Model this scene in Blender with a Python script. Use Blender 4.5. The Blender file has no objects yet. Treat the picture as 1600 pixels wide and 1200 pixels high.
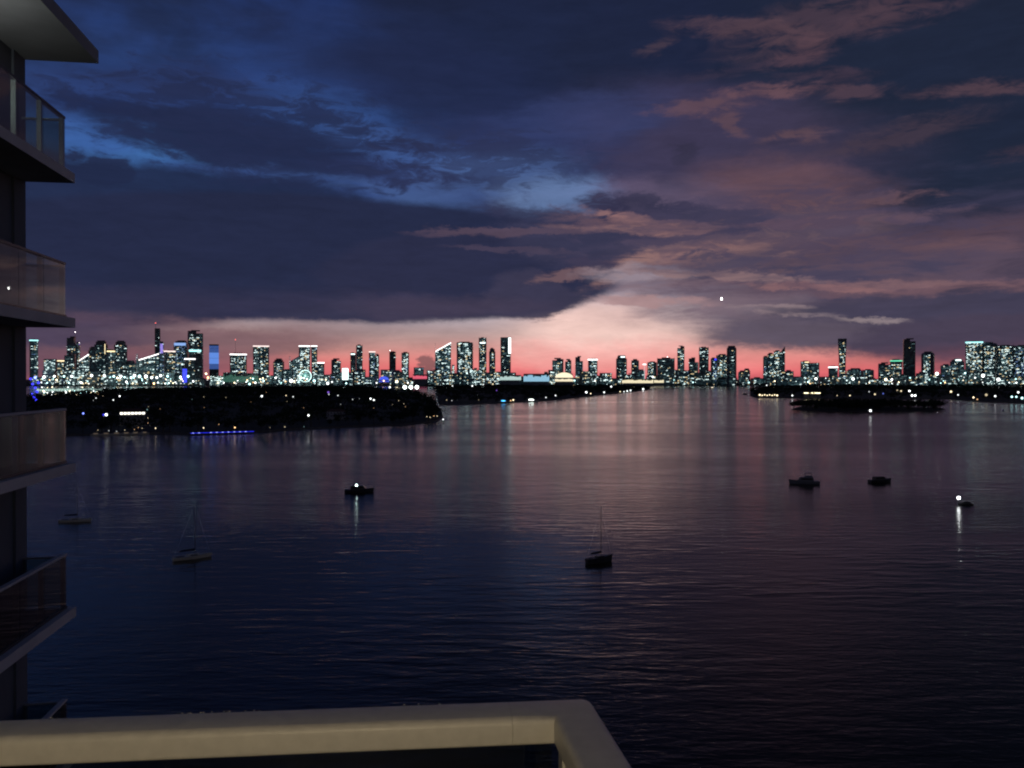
import bpy, bmesh, math, random
from mathutils import Vector, Matrix, Euler, noise as mnoise

random.seed(7)
R = math.radians
sc = bpy.context.scene
col = sc.collection

# ------------------------------------------------------------------ camera
EYE = 50.0                      # eye height above the bay (m)
FPX = 1300.0                    # focal length in pixels of a 1600 px wide picture
HOR = 592.0                     # row of the horizon
cam_data = bpy.data.cameras.new('camera')
cam_data.sensor_width = 36.0
cam_data.lens = 36.0 * FPX / 1600.0
cam_data.clip_start = 0.05
cam_data.clip_end = 120000.0
cam = bpy.data.objects.new('camera', cam_data)
col.objects.link(cam)
cam.location = (0, 0, EYE)
cam.rotation_euler = (R(90) - math.atan((600.0 - HOR) / FPX), 0, 0)
sc.camera = cam

# ------------------------------------------------------------------ render look
sc.view_settings.view_transform = 'Standard'
sc.view_settings.look = 'None'
sc.view_settings.exposure = 0.0
sc.view_settings.gamma = 1.0
sc.view_settings.use_curve_mapping = False
sc.render.engine = 'CYCLES'
sc.cycles.use_denoising = True
sc.cycles.filter_width = 2.1
sc.cycles.max_bounces = 7
sc.cycles.glossy_bounces = 3
sc.cycles.transmission_bounces = 5
sc.cycles.transparent_max_bounces = 6
sc.cycles.diffuse_bounces = 2
sc.cycles.caustics_reflective = True
sc.cycles.caustics_refractive = False
sc.cycles.sample_clamp_indirect = 4.0


def lin(c, a=None):
    o = []
    for v in c[:3]:
        v = v / 255.0
        o.append(v / 12.92 if v <= 0.04045 else ((v + 0.055) / 1.055) ** 2.4)
    return (o[0], o[1], o[2], 1.0)


# ------------------------------------------------------------------ dusk sky (world, in compass directions)
SUN_AZ, SUN_EL = 5.0, -3.5
world = bpy.data.worlds.new('World')
sc.world = world
world.use_nodes = True
world.cycles.sampling_method = 'NONE'
NT = world.node_tree
NT.nodes.clear()
wn, wl = NT.nodes, NT.links


def N_(t, **kw):
    n = wn.new(t)
    for k, v in kw.items():
        setattr(n, k, v)
    return n


def wmath(op, a, b=None, c=None):
    n = N_('ShaderNodeMath', operation=op)
    for i, v in enumerate((a, b, c)):
        if v is None:
            continue
        if isinstance(v, (int, float)):
            n.inputs[i].default_value = v
        else:
            wl.new(v, n.inputs[i])
    return n.outputs[0]


tc = N_('ShaderNodeTexCoord')
sep = N_('ShaderNodeSeparateXYZ')
wl.new(tc.outputs['Generated'], sep.inputs[0])
AZ = wmath('MULTIPLY', wmath('ARCTAN2', sep.outputs[0], sep.outputs[1]), 57.29578)
EL = wmath('MULTIPLY', wmath('ARCSINE', sep.outputs[2]), 57.29578)


def wnoise(scale, stretch, detail=5.0, rough=0.55, dist=0.0, tilt=0.0, color=False, off=0.0):
    m = N_('ShaderNodeMapping')
    m.inputs['Scale'].default_value = (scale, scale, scale * stretch)
    m.inputs['Rotation'].default_value = (0, R(tilt), 0)
    m.inputs['Location'].default_value = (off, off * 0.7, off * 1.3)
    wl.new(tc.outputs['Generated'], m.inputs['Vector'])
    n = N_('ShaderNodeTexNoise')
    n.inputs['Scale'].default_value = 1.0
    n.inputs['Detail'].default_value = detail
    n.inputs['Roughness'].default_value = rough
    n.inputs['Distortion'].default_value = dist
    wl.new(m.outputs[0], n.inputs['Vector'])
    return n.outputs['Color' if color else 'Fac']


NZ = {
    'soft': wnoise(5.0, 2.6, 5.0, 0.52, 0.3, 4, off=3.1),
    'streak': wnoise(10.0, 7.0, 6.0, 0.6, 0.5, 3, off=1.7),
    'wisp': wnoise(24.0, 3.4, 6.0, 0.64, 0.7, 6, off=9.2),
}
warp = wnoise(10.0, 2.5, 6.0, 0.68, 0.0, color=True, off=5.5)
vs = N_('ShaderNodeVectorMath', operation='SUBTRACT')
wl.new(warp, vs.inputs[0])
vs.inputs[1].default_value = (0.5, 0.5, 0.5)
vm = N_('ShaderNodeVectorMath', operation='MULTIPLY')
wl.new(vs.outputs[0], vm.inputs[0])
vm.inputs[1].default_value = (5.0, 2.2, 0.0)
cx = N_('ShaderNodeCombineXYZ')
wl.new(AZ, cx.inputs[0])
wl.new(EL, cx.inputs[1])
va = N_('ShaderNodeVectorMath', operation='ADD')
wl.new(cx.outputs[0], va.inputs[0])
wl.new(vm.outputs[0], va.inputs[1])
P_SKY = va.outputs[0]
vm2 = N_('ShaderNodeVectorMath', operation='MULTIPLY_ADD')
wl.new(vs.outputs[0], vm2.inputs[0])
vm2.inputs[1].default_value = (2.6, 0.75, 0.0)
wl.new(cx.outputs[0], vm2.inputs[2])
P_RAW = vm2.outputs[0]


def ramp(fac, stops, interp='EASE'):
    n = N_('ShaderNodeValToRGB')
    n.color_ramp.interpolation = interp
    e = n.color_ramp.elements
    while len(e) > 1:
        e.remove(e[-1])
    e[0].position, e[0].color = stops[0][0], lin(stops[0][1])
    for p, c in stops[1:]:
        k = e.new(p)
        k.color = lin(c)
    wl.new(fac, n.inputs[0])
    return n.outputs[0]


def wmix(fac, a, b):
    n = N_('ShaderNodeMix', data_type='RGBA')
    n.inputs[0].default_value = 0.5
    if isinstance(fac, (int, float)):
        n.inputs[0].default_value = fac
    else:
        wl.new(fac, n.inputs[0])
    for sock, v in ((n.inputs[6], a), (n.inputs[7], b)):
        if isinstance(v, tuple):
            sock.default_value = v
        else:
            wl.new(v, sock)
    return n.outputs[2]


el01 = wmath('DIVIDE', EL, 90.0)
west = ramp(el01, [(0.0, (206, 92, 102)), (0.0065, (228, 110, 114)), (0.0135, (226, 130, 126)), (0.022, (200, 142, 136)), (0.034, (176, 148, 146)),
                   (0.050, (182, 174, 184)), (0.075, (136, 144, 176)), (0.12, (78, 104, 156)), (0.17, (50, 78, 138)),
                   (0.27, (35, 56, 112)), (0.42, (20, 27, 50)), (1.0, (12, 15, 27))], 'LINEAR')
east = ramp(el01, [(0.0, (104, 92, 84)), (0.05, (86, 80, 82)), (0.14, (52, 56, 78)), (0.4, (23, 32, 60)), (1.0, (12, 16, 32))], 'LINEAR')  # low eastern glow brightened, standing in for unseen shore lights behind
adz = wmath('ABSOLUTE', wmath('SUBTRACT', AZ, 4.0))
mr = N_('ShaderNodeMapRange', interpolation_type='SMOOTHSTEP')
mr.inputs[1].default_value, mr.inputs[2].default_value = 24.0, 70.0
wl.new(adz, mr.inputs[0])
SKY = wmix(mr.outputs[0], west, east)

# a broken deck of dark slate cloud over the whole dome; thin near the western horizon
deck = N_('ShaderNodeMapRange', interpolation_type='SMOOTHSTEP')
deck.inputs[1].default_value, deck.inputs[2].default_value = 0.36, 0.60
wl.new(NZ['soft'], deck.inputs[0])
hgt = N_('ShaderNodeMapRange', interpolation_type='SMOOTHSTEP')
hgt.inputs[1].default_value, hgt.inputs[2].default_value = 6.0, 26.0
hgt.inputs[4].default_value = 0.85
wl.new(EL, hgt.inputs[0])
deck_col = ramp(el01, [(0.0, (32, 38, 60)), (0.25, (29, 36, 58)), (0.55, (17, 21, 36)), (1.0, (12, 15, 28))], 'LINEAR')
SKY = wmix(wmath('MULTIPLY', deck.outputs[0], hgt.outputs[0]), SKY, deck_col)


def px2ae(x, y):
    a = math.degrees(math.atan((x - 800) / FPX))
    e = math.degrees(math.atan((HOR - y) / math.hypot(FPX, x - 800)))
    return a, e


ROTS, KS = {0: P_SKY}, {}
P_CUR, NBLOB = P_SKY, 0


def blob(x, y, rx, ry, rot, color, op=1.0, nz='soft', na=0.5, lo=0.04, hi=0.62, raw=False):
    """one cloud, laid down at its compass bearing and altitude"""
    global SKY, P_CUR, NBLOB
    NBLOB += 1
    if NBLOB % 18 == 0:                     # keeps the shader's evaluation order (and its memory) in stages
        d = N_('ShaderNodeVectorMath', operation='MULTIPLY_ADD')
        wl.new(SKY, d.inputs[0])
        d.inputs[1].default_value = (1e-6, 1e-6, 0)
        wl.new(P_SKY, d.inputs[2])
        P_CUR = d.outputs[0]
        ROTS.clear()
        ROTS[0] = P_CUR
    rot = min((-36, -10, -4, 0, 6, 24), key=lambda q: abs(q - rot))
    na = 0.15 if na < 0.3 else (0.5 if na < 0.65 else 1.15)
    if rot not in ROTS:
        m = N_('ShaderNodeVectorRotate', rotation_type='Z_AXIS')
        m.inputs['Angle'].default_value = R(-rot)
        wl.new(P_CUR, m.inputs['Vector'])
        ROTS[rot] = m.outputs[0]
    key = (nz, na)
    if key not in KS:
        KS[key] = wmath('MAXIMUM', wmath('MULTIPLY_ADD', NZ[nz], na * 4, 1 - na * 2), 0.0)
    if color[0] > color[2] + 6 and x > 780 and 270 < y < 470:
        color = (color[0] * .9, color[1] * .92, color[2] * .93)
    a, e = px2ae(x, y)
    k = 57.29578 / FPX
    c1 = math.cos(R(a))
    sx, sy = rx * k * c1 * c1, ry * k * c1
    ca, sa = math.cos(R(-rot)), math.sin(R(-rot))
    ar, er = a * ca - e * sa, a * sa + e * ca
    v = N_('ShaderNodeVectorMath', operation='MULTIPLY_ADD')
    wl.new(P_RAW if raw else ROTS[rot], v.inputs[0])
    v.inputs[1].default_value = (1 / sx, 1 / sy, 0)
    v.inputs[2].default_value = (-ar / sx, -er / sy, 0)
    g = N_('ShaderNodeTexGradient', gradient_type='SPHERICAL')
    wl.new(v.outputs[0], g.inputs[0])
    r = N_('ShaderNodeMapRange', interpolation_type='SMOOTHSTEP')
    r.inputs[1].default_value, r.inputs[2].default_value = lo, hi
    r.inputs[4].default_value = op
    wl.new(wmath('MULTIPLY', g.outputs['Fac'], KS[key]), r.inputs[0])
    SKY = wmix(r.outputs[0], SKY, lin(color))


# -- glow of the afterlight, cream over the gap between the cloud banks
blob(945, 518, 225, 78, 0, (248, 208, 198), 0.9, 'soft', 0.45, 0.0, 0.8)
blob(960, 560, 420, 40, 0, (250, 158, 154), 0.6, 'soft', 0.2, 0.0, 0.9)
# -- far cloud deck, right and top
blob(1480, 110, 980, 470, -4, (30, 37, 56), 0.97, 'soft', 0.3, 0.0, 0.34)
blob(1650, 430, 620, 170, 0, (48, 48, 70), 0.92, 'streak', 0.3, 0.0, 0.4)
blob(820, 60, 460, 190, -4, (29, 36, 62), 0.92, 'soft', 0.4, 0.0, 0.5)
blob(620, 110, 380, 100, -10, (33, 42, 76), 0.75, 'soft', 0.5)
blob(300, 160, 420, 70, 4, (42, 56, 104), 0.5, 'soft', 0.6)
blob(870, 245, 420, 110, 4, (46, 54, 96), 0.7, 'soft', 0.5)
# -- purple and rose veil in the middle and right
blob(1130, 240, 360, 130, -12, (66, 58, 82), 0.75, 'soft', 0.5, 0.0, 0.7)
blob(1240, 300, 210, 66, -12, (120, 86, 94), 0.8, 'soft', 0.4, 0.0, 0.6)
blob(1000, 330, 260, 60, 0, (112, 96, 122), 0.55, 'soft', 0.4)
blob(1120, 400, 330, 74, 4, (140, 108, 114), 0.85, 'streak', 0.5, 0.0, 0.5)
blob(1420, 388, 360, 46, 4, (104, 78, 90), 0.75, 'streak', 0.6)
blob(1300, 450, 480, 62, 4, (98, 80, 96), 0.85, 'streak', 0.6)
blob(1440, 500, 420, 62, 0, (66, 62, 84), 0.92, 'streak', 0.4, 0.0, 0.4)
blob(1250, 520, 230, 28, 0, (92, 82, 98), 0.92, 'streak', 0.4, 0.0, 0.5)
blob(1540, 530, 260, 46, 0, (70, 62, 82), 0.95, 'soft', 0.3, 0.0, 0.4)
# -- blue rents
blob(205, 246, 230, 62, -4, (64, 110, 174), 0.9, 'wisp', 0.5, 0.02, 0.6)
blob(130, 212, 120, 40, 0, (54, 84, 148), 0.6, 'wisp', 0.6)
blob(520, 188, 190, 56, -12, (52, 82, 142), 0.7, 'wisp', 0.5)
blob(650, 248, 220, 50, -10, (62, 90, 148), 0.75, 'wisp', 0.5)
blob(770, 270, 180, 44, 4, (74, 98, 148), 0.7, 'wisp', 0.5)
blob(430, 288, 270, 24, -6, (52, 76, 134), 0.65, 'streak', 0.7)
blob(900, 190, 200, 54, 4, (54, 66, 112), 0.4, 'streak', 0.6)
# -- dark bars across the blue
for b in ((420, 150, 230, 26, -8), (560, 205, 150, 16, -10), (700, 215, 170, 26, -6), (330, 262, 170, 13, -8), (520, 245, 150, 18, -4), (720, 290, 190, 16, 0), (820, 240, 120, 16, 0), (240, 130, 170, 18, 0)):
    blob(b[0], b[1], b[2], b[3], b[4], (40, 47, 80), 0.5, 'wisp', 0.85, 0.05, 0.8)
blob(310, 214, 260, 46, -4, (32, 40, 70), 0.95, 'soft', 0.7, 0.0, 0.4)
blob(440, 225, 200, 48, -8, (34, 43, 76), 0.85, 'soft', 0.7, 0.0, 0.5)
blob(150, 165, 120, 24, 0, (31, 40, 74), 0.8, 'wisp', 0.7)
blob(145, 262, 64, 30, -12, (36, 42, 72), 0.9, 'wisp', 0.9, 0.02, 0.4)
blob(640, 230, 90, 15, 0, (42, 52, 90), 0.85, 'wisp', 0.7)
blob(590, 265, 170, 24, -4, (42, 50, 88), 0.8, 'wisp', 0.7)
# -- the great dark bank on the left, flat based
blob(420, 345, 680, 78, -2, (31, 40, 70), 0.95, 'soft', 0.5, 0.0, 0.40)
blob(900, 350, 200, 46, -4, (46, 48, 76), 0.92, 'wisp', 0.5, 0.0, 0.4)
blob(60, 415, 600, 104, 0, (33, 40, 68), 0.97, 'soft', 0.12, 0.0, 0.14, True)
blob(480, 405, 520, 103, 0, (35, 41, 69), 0.97, 'soft', 0.12, 0.0, 0.12, True)
blob(735, 430, 250, 74, 0, (41, 44, 71), 0.97, 'soft', 0.2, 0.0, 0.16, True)
blob(828, 463, 76, 46, 0, (56, 54, 78), 0.95, 'soft', 0.3, 0.0, 0.3)
blob(900, 385, 150, 46, -8, (54, 54, 80), 0.92, 'wisp', 0.5, 0.0, 0.45)
blob(420, 476, 640, 36, 0, (54, 52, 78), 0.65, 'soft', 0.4, 0.0, 0.8)
blob(700, 478, 230, 26, 0, (70, 62, 84), 0.7, 'soft', 0.4, 0.0, 0.8)
# -- murk low on the left
blob(40, 545, 540, 74, 0, (100, 76, 92), 0.95, 'soft', 0.3, 0.0, 0.65)
blob(330, 540, 230, 28, 0, (116, 86, 94), 0.8, 'streak', 0.5)
blob(300, 570, 280, 36, 0, (140, 94, 102), 0.6, 'streak', 0.5)
blob(100, 520, 440, 28, 0, (70, 62, 86), 0.85, 'soft', 0.4)
blob(440, 545, 90, 15, 0, (146, 106, 108), 0.65, 'streak', 0.4)
blob(668, 572, 19, 17, 0, (132, 90, 92), 0.9, 'wisp', 0.4, 0.0, 0.4)
blob(690, 582, 36, 11, 0, (138, 90, 92), 0.85, 'wisp', 0.4, 0.0, 0.4)
blob(868, 304, 125, 44, 0, (98, 122, 166), 0.85, 'wisp', 0.45, 0.0, 0.7)
blob(880, 340, 150, 16, -4, (48, 50, 78), 0.8, 'wisp', 0.9)
blob(1620, 565, 420, 44, 0, (120, 76, 90), 0.85, 'soft', 0.3, 0.0, 0.9)
blob(390, 526, 260, 34, 0, (128, 98, 104), 0.85, 'soft', 0.4, 0.0, 0.8)
blob(560, 512, 190, 16, 0, (140, 116, 122), 0.5, 'streak', 0.5, 0.0, 0.8)
blob(150, 575, 330, 34, 0, (112, 78, 92), 0.75, 'soft', 0.4, 0.0, 0.9)
# -- ragged lit streaks
blob(1050, 345, 250, 24, -4, (116, 88, 98), 0.85, 'wisp', 0.8)
blob(1000, 324, 130, 15, -4, (52, 50, 76), 0.9, 'wisp', 0.9)
blob(1100, 336, 150, 14, 2, (56, 54, 78), 0.9, 'wisp', 0.9)
blob(1150, 352, 140, 16, 2, (64, 60, 84), 0.85, 'wisp', 0.9)
blob(1030, 360, 210, 11, -6, (160, 118, 116), 0.8, 'streak', 0.8)
blob(1310, 345, 230, 15, 0, (136, 100, 106), 0.8, 'wisp', 0.9)
blob(1340, 312, 170, 9, 0, (112, 84, 94), 0.8, 'wisp', 0.9)
blob(1390, 385, 300, 16, -2, (126, 92, 98), 0.7, 'streak', 0.8)
blob(1450, 452, 270, 15, 2, (128, 94, 102), 0.75, 'streak', 0.8)
blob(1330, 440, 300, 10, -5, (146, 108, 112), 0.75, 'streak', 0.8)
blob(1100, 395, 190, 18, 8, (176, 128, 122), 0.7, 'streak', 0.7)
blob(1010, 405, 150, 14, 24, (178, 132, 124), 0.65, 'streak', 0.7)
blob(1240, 430, 350, 16, 0, (70, 66, 90), 0.8, 'streak', 0.8)
blob(1150, 415, 140, 10, 4, (90, 80, 100), 0.75, 'streak', 0.8)
blob(820, 362, 230, 9, 0, (98, 78, 92), 0.55, 'streak', 0.9)
blob(830, 395, 190, 7, -2, (80, 68, 88), 0.55, 'streak', 0.9)
blob(940, 432, 40, 10, 4, (108, 86, 96), 0.9, 'wisp', 0.7)
blob(900, 430, 80, 10, 6, (124, 94, 100), 0.85, 'wisp', 0.7)
blob(1000, 430, 120, 18, 0, (162, 148, 160), 0.65, 'streak', 0.6)
blob(1010, 474, 130, 14, -4, (168, 134, 136), 0.85, 'streak', 0.7)
blob(1215, 488, 120, 11, -3, (162, 142, 144), 0.65, 'streak', 0.9)
blob(1360, 499, 80, 7, -3, (150, 134, 138), 0.75, 'streak', 0.5)
blob(1180, 480, 130, 32, 0, (132, 112, 122), 0.45, 'streak', 0.5)
# -- fine torn edges where the two banks meet
for b in ((965, 322, 80, 20, -4, (50, 48, 74)), (1012, 318, 60, 15, 0, (54, 52, 76)), (1062, 324, 55, 16, 0, (52, 50, 76)), (1097, 331, 48, 20, 6, (56, 54, 78)),
          (1182, 350, 50, 22, 6, (58, 56, 80)), (1150, 359, 80, 14, 0, (62, 58, 82)), (1060, 373, 110, 10, 4, (84, 72, 92)), (930, 415, 60, 12, -4, (62, 56, 80)), (1110, 403, 60, 9, 4, (94, 80, 96)),
          (970, 336, 80, 9, -10, (168, 122, 120)), (1030, 346, 120, 9, -4, (150, 110, 112)), (1085, 358, 100, 9, 0, (162, 118, 116)), (1255, 350, 110, 11, 0, (148, 106, 110)), (1345, 346, 130, 9, 0, (128, 94, 100)),
          (1120, 431, 200, 10, -4, (156, 122, 124)), (1265, 447, 170, 9, -4, (156, 112, 114))):
    blob(b[0], b[1], b[2], b[3], b[4], b[5], 0.85, 'wisp', 0.9, 0.03, 0.6)
# -- torn slate streaks over the rose veil, ragged scud over the blue
blob(1260, 375, 640, 150, 0, (58, 56, 80), 0.5, 'streak', 0.9, 0.30, 0.85)
blob(1180, 360, 520, 110, -4, (66, 60, 84), 0.5, 'wisp', 0.9, 0.35, 0.8)
blob(400, 205, 560, 150, -4, (34, 42, 74), 0.75, 'wisp', 0.9, 0.38, 0.85)
blob(760, 250, 320, 90, 0, (42, 48, 80), 0.65, 'wisp', 0.9, 0.38, 0.85)
# -- small rosy scraps high on the right
for b in ((1290, 32, 230, 40, 10, (82, 64, 76), .75), (1170, 50, 160, 15, -8, (92, 70, 80), .75), (1250, 85, 90, 20, 4, (98, 72, 82), .75),
          (1035, 64, 44, 12, 24, (82, 66, 78), .7), (1210, 148, 120, 14, 3, (116, 84, 92), .85), (1330, 145, 84, 12, 2, (92, 70, 82), .75),
          (1520, 143, 150, 15, -3, (98, 74, 84), .8), (1290, 120, 90, 13, -6, (76, 60, 76), .7), (1080, 172, 110, 11, -6, (108, 80, 90), .8),
          (1138, 192, 44, 14, -42, (104, 78, 88), .8), (1240, 212, 80, 13, 14, (104, 78, 86), .8), (1390, 212, 190, 22, 6, (76, 62, 76), .75),
          (1590, 238, 80, 14, 0, (68, 56, 72), .7), (1150, 110, 130, 12, 10, (66, 56, 76), .5), (1420, 18, 140, 26, 8, (86, 66, 78), .7)):
    blob(b[0], b[1], b[2] * 1.1, b[3] * 1.25, b[4], tuple(v * .92 for v in b[5]), b[6] * .85, 'wisp', 0.9, 0.05, 0.9)
blob(1064, 236, 38, 32, -30, (46, 44, 64), 0.6, 'wisp', 0.9, 0.05, 0.8)

# slight mottling of everything, as thin cloud does
mot = N_('ShaderNodeMapRange')
mot.inputs[1].default_value, mot.inputs[2].default_value = 0.25, 0.75
mot.inputs[3].default_value, mot.inputs[4].default_value = 0.82, 1.18
wl.new(wmath('MULTIPLY_ADD', NZ['wisp'], 0.5, wmath('MULTIPLY', NZ['streak'], 0.5)), mot.inputs[0])
mv = N_('ShaderNodeVectorMath', operation='SCALE')
wl.new(SKY, mv.inputs[0])
wl.new(mot.outputs[0], mv.inputs['Scale'])

bg = N_('ShaderNodeBackground')
wl.new(mv.outputs[0], bg.inputs['Color'])
bg.inputs['Strength'].default_value = 1.0
nish = N_('ShaderNodeTexSky', sky_type='NISHITA')
nish.sun_disc = False
nish.sun_elevation = R(SUN_EL)
nish.sun_rotation = R(SUN_AZ)
nish.altitude = 50
bg2 = N_('ShaderNodeBackground')
wl.new(nish.outputs[0], bg2.inputs['Color'])
bg2.inputs['Strength'].default_value = 0.01
addsh = N_('ShaderNodeAddShader')
wl.new(bg.outputs[0], addsh.inputs[0])
wl.new(bg2.outputs[0], addsh.inputs[1])
wo = N_('ShaderNodeOutputWorld')
wl.new(addsh.outputs[0], wo.inputs['Surface'])

# afterglow of the sun, which has just set behind the city
sun_d = bpy.data.lights.new('sun', 'SUN')
sun_d.energy = 0.003
sun_d.angle = R(12)
sun_d.color = (1.0, 0.55, 0.45)
sun = bpy.data.objects.new('sun', sun_d)
col.objects.link(sun)
sun.location = (0, 0, 400)
sun.rotation_euler = (R(90 - 4), 0, R(180 - SUN_AZ))


# ------------------------------------------------------------------ pixel of the photograph -> place in the world
CR = cam.rotation_euler.to_matrix()


def ray(x, y):
    return (CR @ Vector(((x - 800) / FPX, (600 - y) / FPX, -1.0)))


def ground(x, y, z=0.0):
    d = ray(x, y)
    return Vector((0, 0, EYE)) + d * ((z - EYE) / d.z)


def at(x, y, depth):
    d = ray(x, y)
    return Vector((0, 0, EYE)) + d * (depth / d.y)


# ------------------------------------------------------------------ helpers
MATS = {}


def nodes_of(m):
    m.use_nodes = True
    return m.node_tree.nodes, m.node_tree.links


def mat(name, rgb, rough=0.6, var=0.25, scale=3.0, metal=0.0, spec=0.5, bump=0.0, srgb=False):
    if name in MATS:
        return MATS[name]
    m = bpy.data.materials.new(name)
    n, l = nodes_of(m)
    b = n['Principled BSDF']
    t = n.new('ShaderNodeTexCoord')
    nz = n.new('ShaderNodeTexNoise')
    nz.inputs['Scale'].default_value = scale
    nz.inputs['Detail'].default_value = 6
    l.new(t.outputs['Object'], nz.inputs['Vector'])
    r = n.new('ShaderNodeValToRGB')
    c = lin(rgb) if srgb else (rgb[0], rgb[1], rgb[2], 1)
    r.color_ramp.elements[0].position, r.color_ramp.elements[1].position = 0.3, 0.7
    r.color_ramp.elements[0].color = tuple(v * (1 - var) for v in c[:3]) + (1,)
    r.color_ramp.elements[1].color = tuple(min(1, v * (1 + var)) for v in c[:3]) + (1,)
    l.new(nz.outputs['Fac'], r.inputs[0])
    l.new(r.outputs[0], b.inputs['Base Color'])
    b.inputs['Roughness'].default_value = rough
    b.inputs['Metallic'].default_value = metal
    b.inputs['Specular IOR Level'].default_value = spec
    if bump:
        bp = n.new('ShaderNodeBump')
        bp.inputs['Strength'].default_value = bump
        bp.inputs['Distance'].default_value = 0.01
        l.new(nz.outputs['Fac'], bp.inputs['Height'])
        l.new(bp.outputs[0], b.inputs['Normal'])
    MATS[name] = m
    return m


def glow(name, rgb, strength, sampled=False):
    if name in MATS:
        return MATS[name]
    m = bpy.data.materials.new(name)
    n, l = nodes_of(m)
    b = n['Principled BSDF']
    c = lin(rgb)
    b.inputs['Base Color'].default_value = (0.1, 0.1, 0.1, 1)
    b.inputs['Emission Color'].default_value = c
    b.inputs['Emission Strength'].default_value = strength
    m.cycles.emission_sampling = 'FRONT' if sampled else 'NONE'
    MATS[name] = m
    return m


def tag(o, label=None, cat=None, group=None, kind=None):
    if label:
        o['label'] = label
    if cat:
        o['category'] = cat
    if group:
        o['group'] = group
    if kind:
        o['kind'] = kind
    return o


def empty(name, loc=(0, 0, 0), rz=0.0):
    o = bpy.data.objects.new(name, None)
    o.empty_display_size = 0.5
    col.objects.link(o)
    o.location = loc
    o.rotation_euler = (0, 0, rz)
    return o


def link(name, me, parent=None, loc=(0, 0, 0), rz=0.0):
    o = bpy.data.objects.new(name, me)
    col.objects.link(o)
    o.location = loc
    o.rotation_euler = (0, 0, rz)
    o.parent = parent
    return o


class MB:
    def __init__(s):
        s.v, s.f, s.m = [], [], []

    def quad(s, a, b, c, d, m=0):
        i = len(s.v)
        s.v += [tuple(a), tuple(b), tuple(c), tuple(d)]
        s.f.append((i, i + 1, i + 2, i + 3))
        s.m.append(m)

    def poly(s, pts, m=0):
        i = len(s.v)
        s.v += [tuple(p) for p in pts]
        s.f.append(tuple(range(i, i + len(pts))))
        s.m.append(m)

    def box(s, x0, x1, y0, y1, z0, z1, m=0):
        i = len(s.v)
        s.v += [(x0, y0, z0), (x1, y0, z0), (x1, y1, z0), (x0, y1, z0), (x0, y0, z1), (x1, y0, z1), (x1, y1, z1), (x0, y1, z1)]
        for q in ((0, 3, 2, 1), (4, 5, 6, 7), (0, 1, 5, 4), (1, 2, 6, 5), (2, 3, 7, 6), (3, 0, 4, 7)):
            s.f.append(tuple(i + k for k in q))
            s.m.append(m)

    def loft(s, rings, m=0, cap=True):
        i = len(s.v)
        n = len(rings[0])
        for r in rings:
            s.v += [tuple(p) for p in r]
        for k in range(len(rings) - 1):
            for j in range(n):
                a, b = i + k * n + j, i + k * n + (j + 1) % n
                s.f.append((a, b, b + n, a + n))
                s.m.append(m)
        if cap:
            s.f.append(tuple(i + j for j in range(n - 1, -1, -1)))
            s.m.append(m)
            e = i + (len(rings) - 1) * n
            s.f.append(tuple(e + j for j in range(n)))
            s.m.append(m)

    def tube(s, a, b, r0, r1=None, n=8, m=0):
        a, b = Vector(a), Vector(b)
        r1 = r0 if r1 is None else r1
        d = (b - a).normalized()
        u = d.orthogonal().normalized()
        w = d.cross(u)
        rings = []
        for p, r in ((a, r0), (b, r1)):
            rings.append([p + (u * math.cos(t) + w * math.sin(t)) * r for t in [2 * math.pi * k / n for k in range(n)]])
        s.loft(rings, m)

    def ball(s, c, r, n=8, k=5, sz=1.0, m=0):
        c = Vector(c)
        rings = []
        for j in range(k + 1):
            ph = -math.pi / 2 + math.pi * j / k
            rr = max(0.02, math.cos(ph)) * r
            rings.append([c + Vector((rr * math.cos(2 * math.pi * i / n), rr * math.sin(2 * math.pi * i / n), r * sz * math.sin(ph))) for i in range(n)])
        s.loft(rings, m)

    def mesh(s, name, mats, smooth=False):
        me = bpy.data.meshes.new(name)
        me.from_pydata(s.v, [], s.f)
        if not isinstance(mats, (list, tuple)):
            mats = [mats]
        for k in mats:
            me.materials.append(k)
        if len(mats) > 1:
            me.polygons.foreach_set('material_index', s.m)
        if smooth:
            me.polygons.foreach_set('use_smooth', [True] * len(me.polygons))
        me.update()
        return me

    def build(s, name, mats, parent=None, loc=(0, 0, 0), rz=0.0, smooth=False):
        return link(name, s.mesh(name, mats, smooth), parent, loc, rz)


def copy_tree(o, parent=None):
    c = o.copy()
    col.objects.link(c)
    c.parent = parent
    for ch in list(o.children):
        copy_tree(ch, c)
    return c


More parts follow.
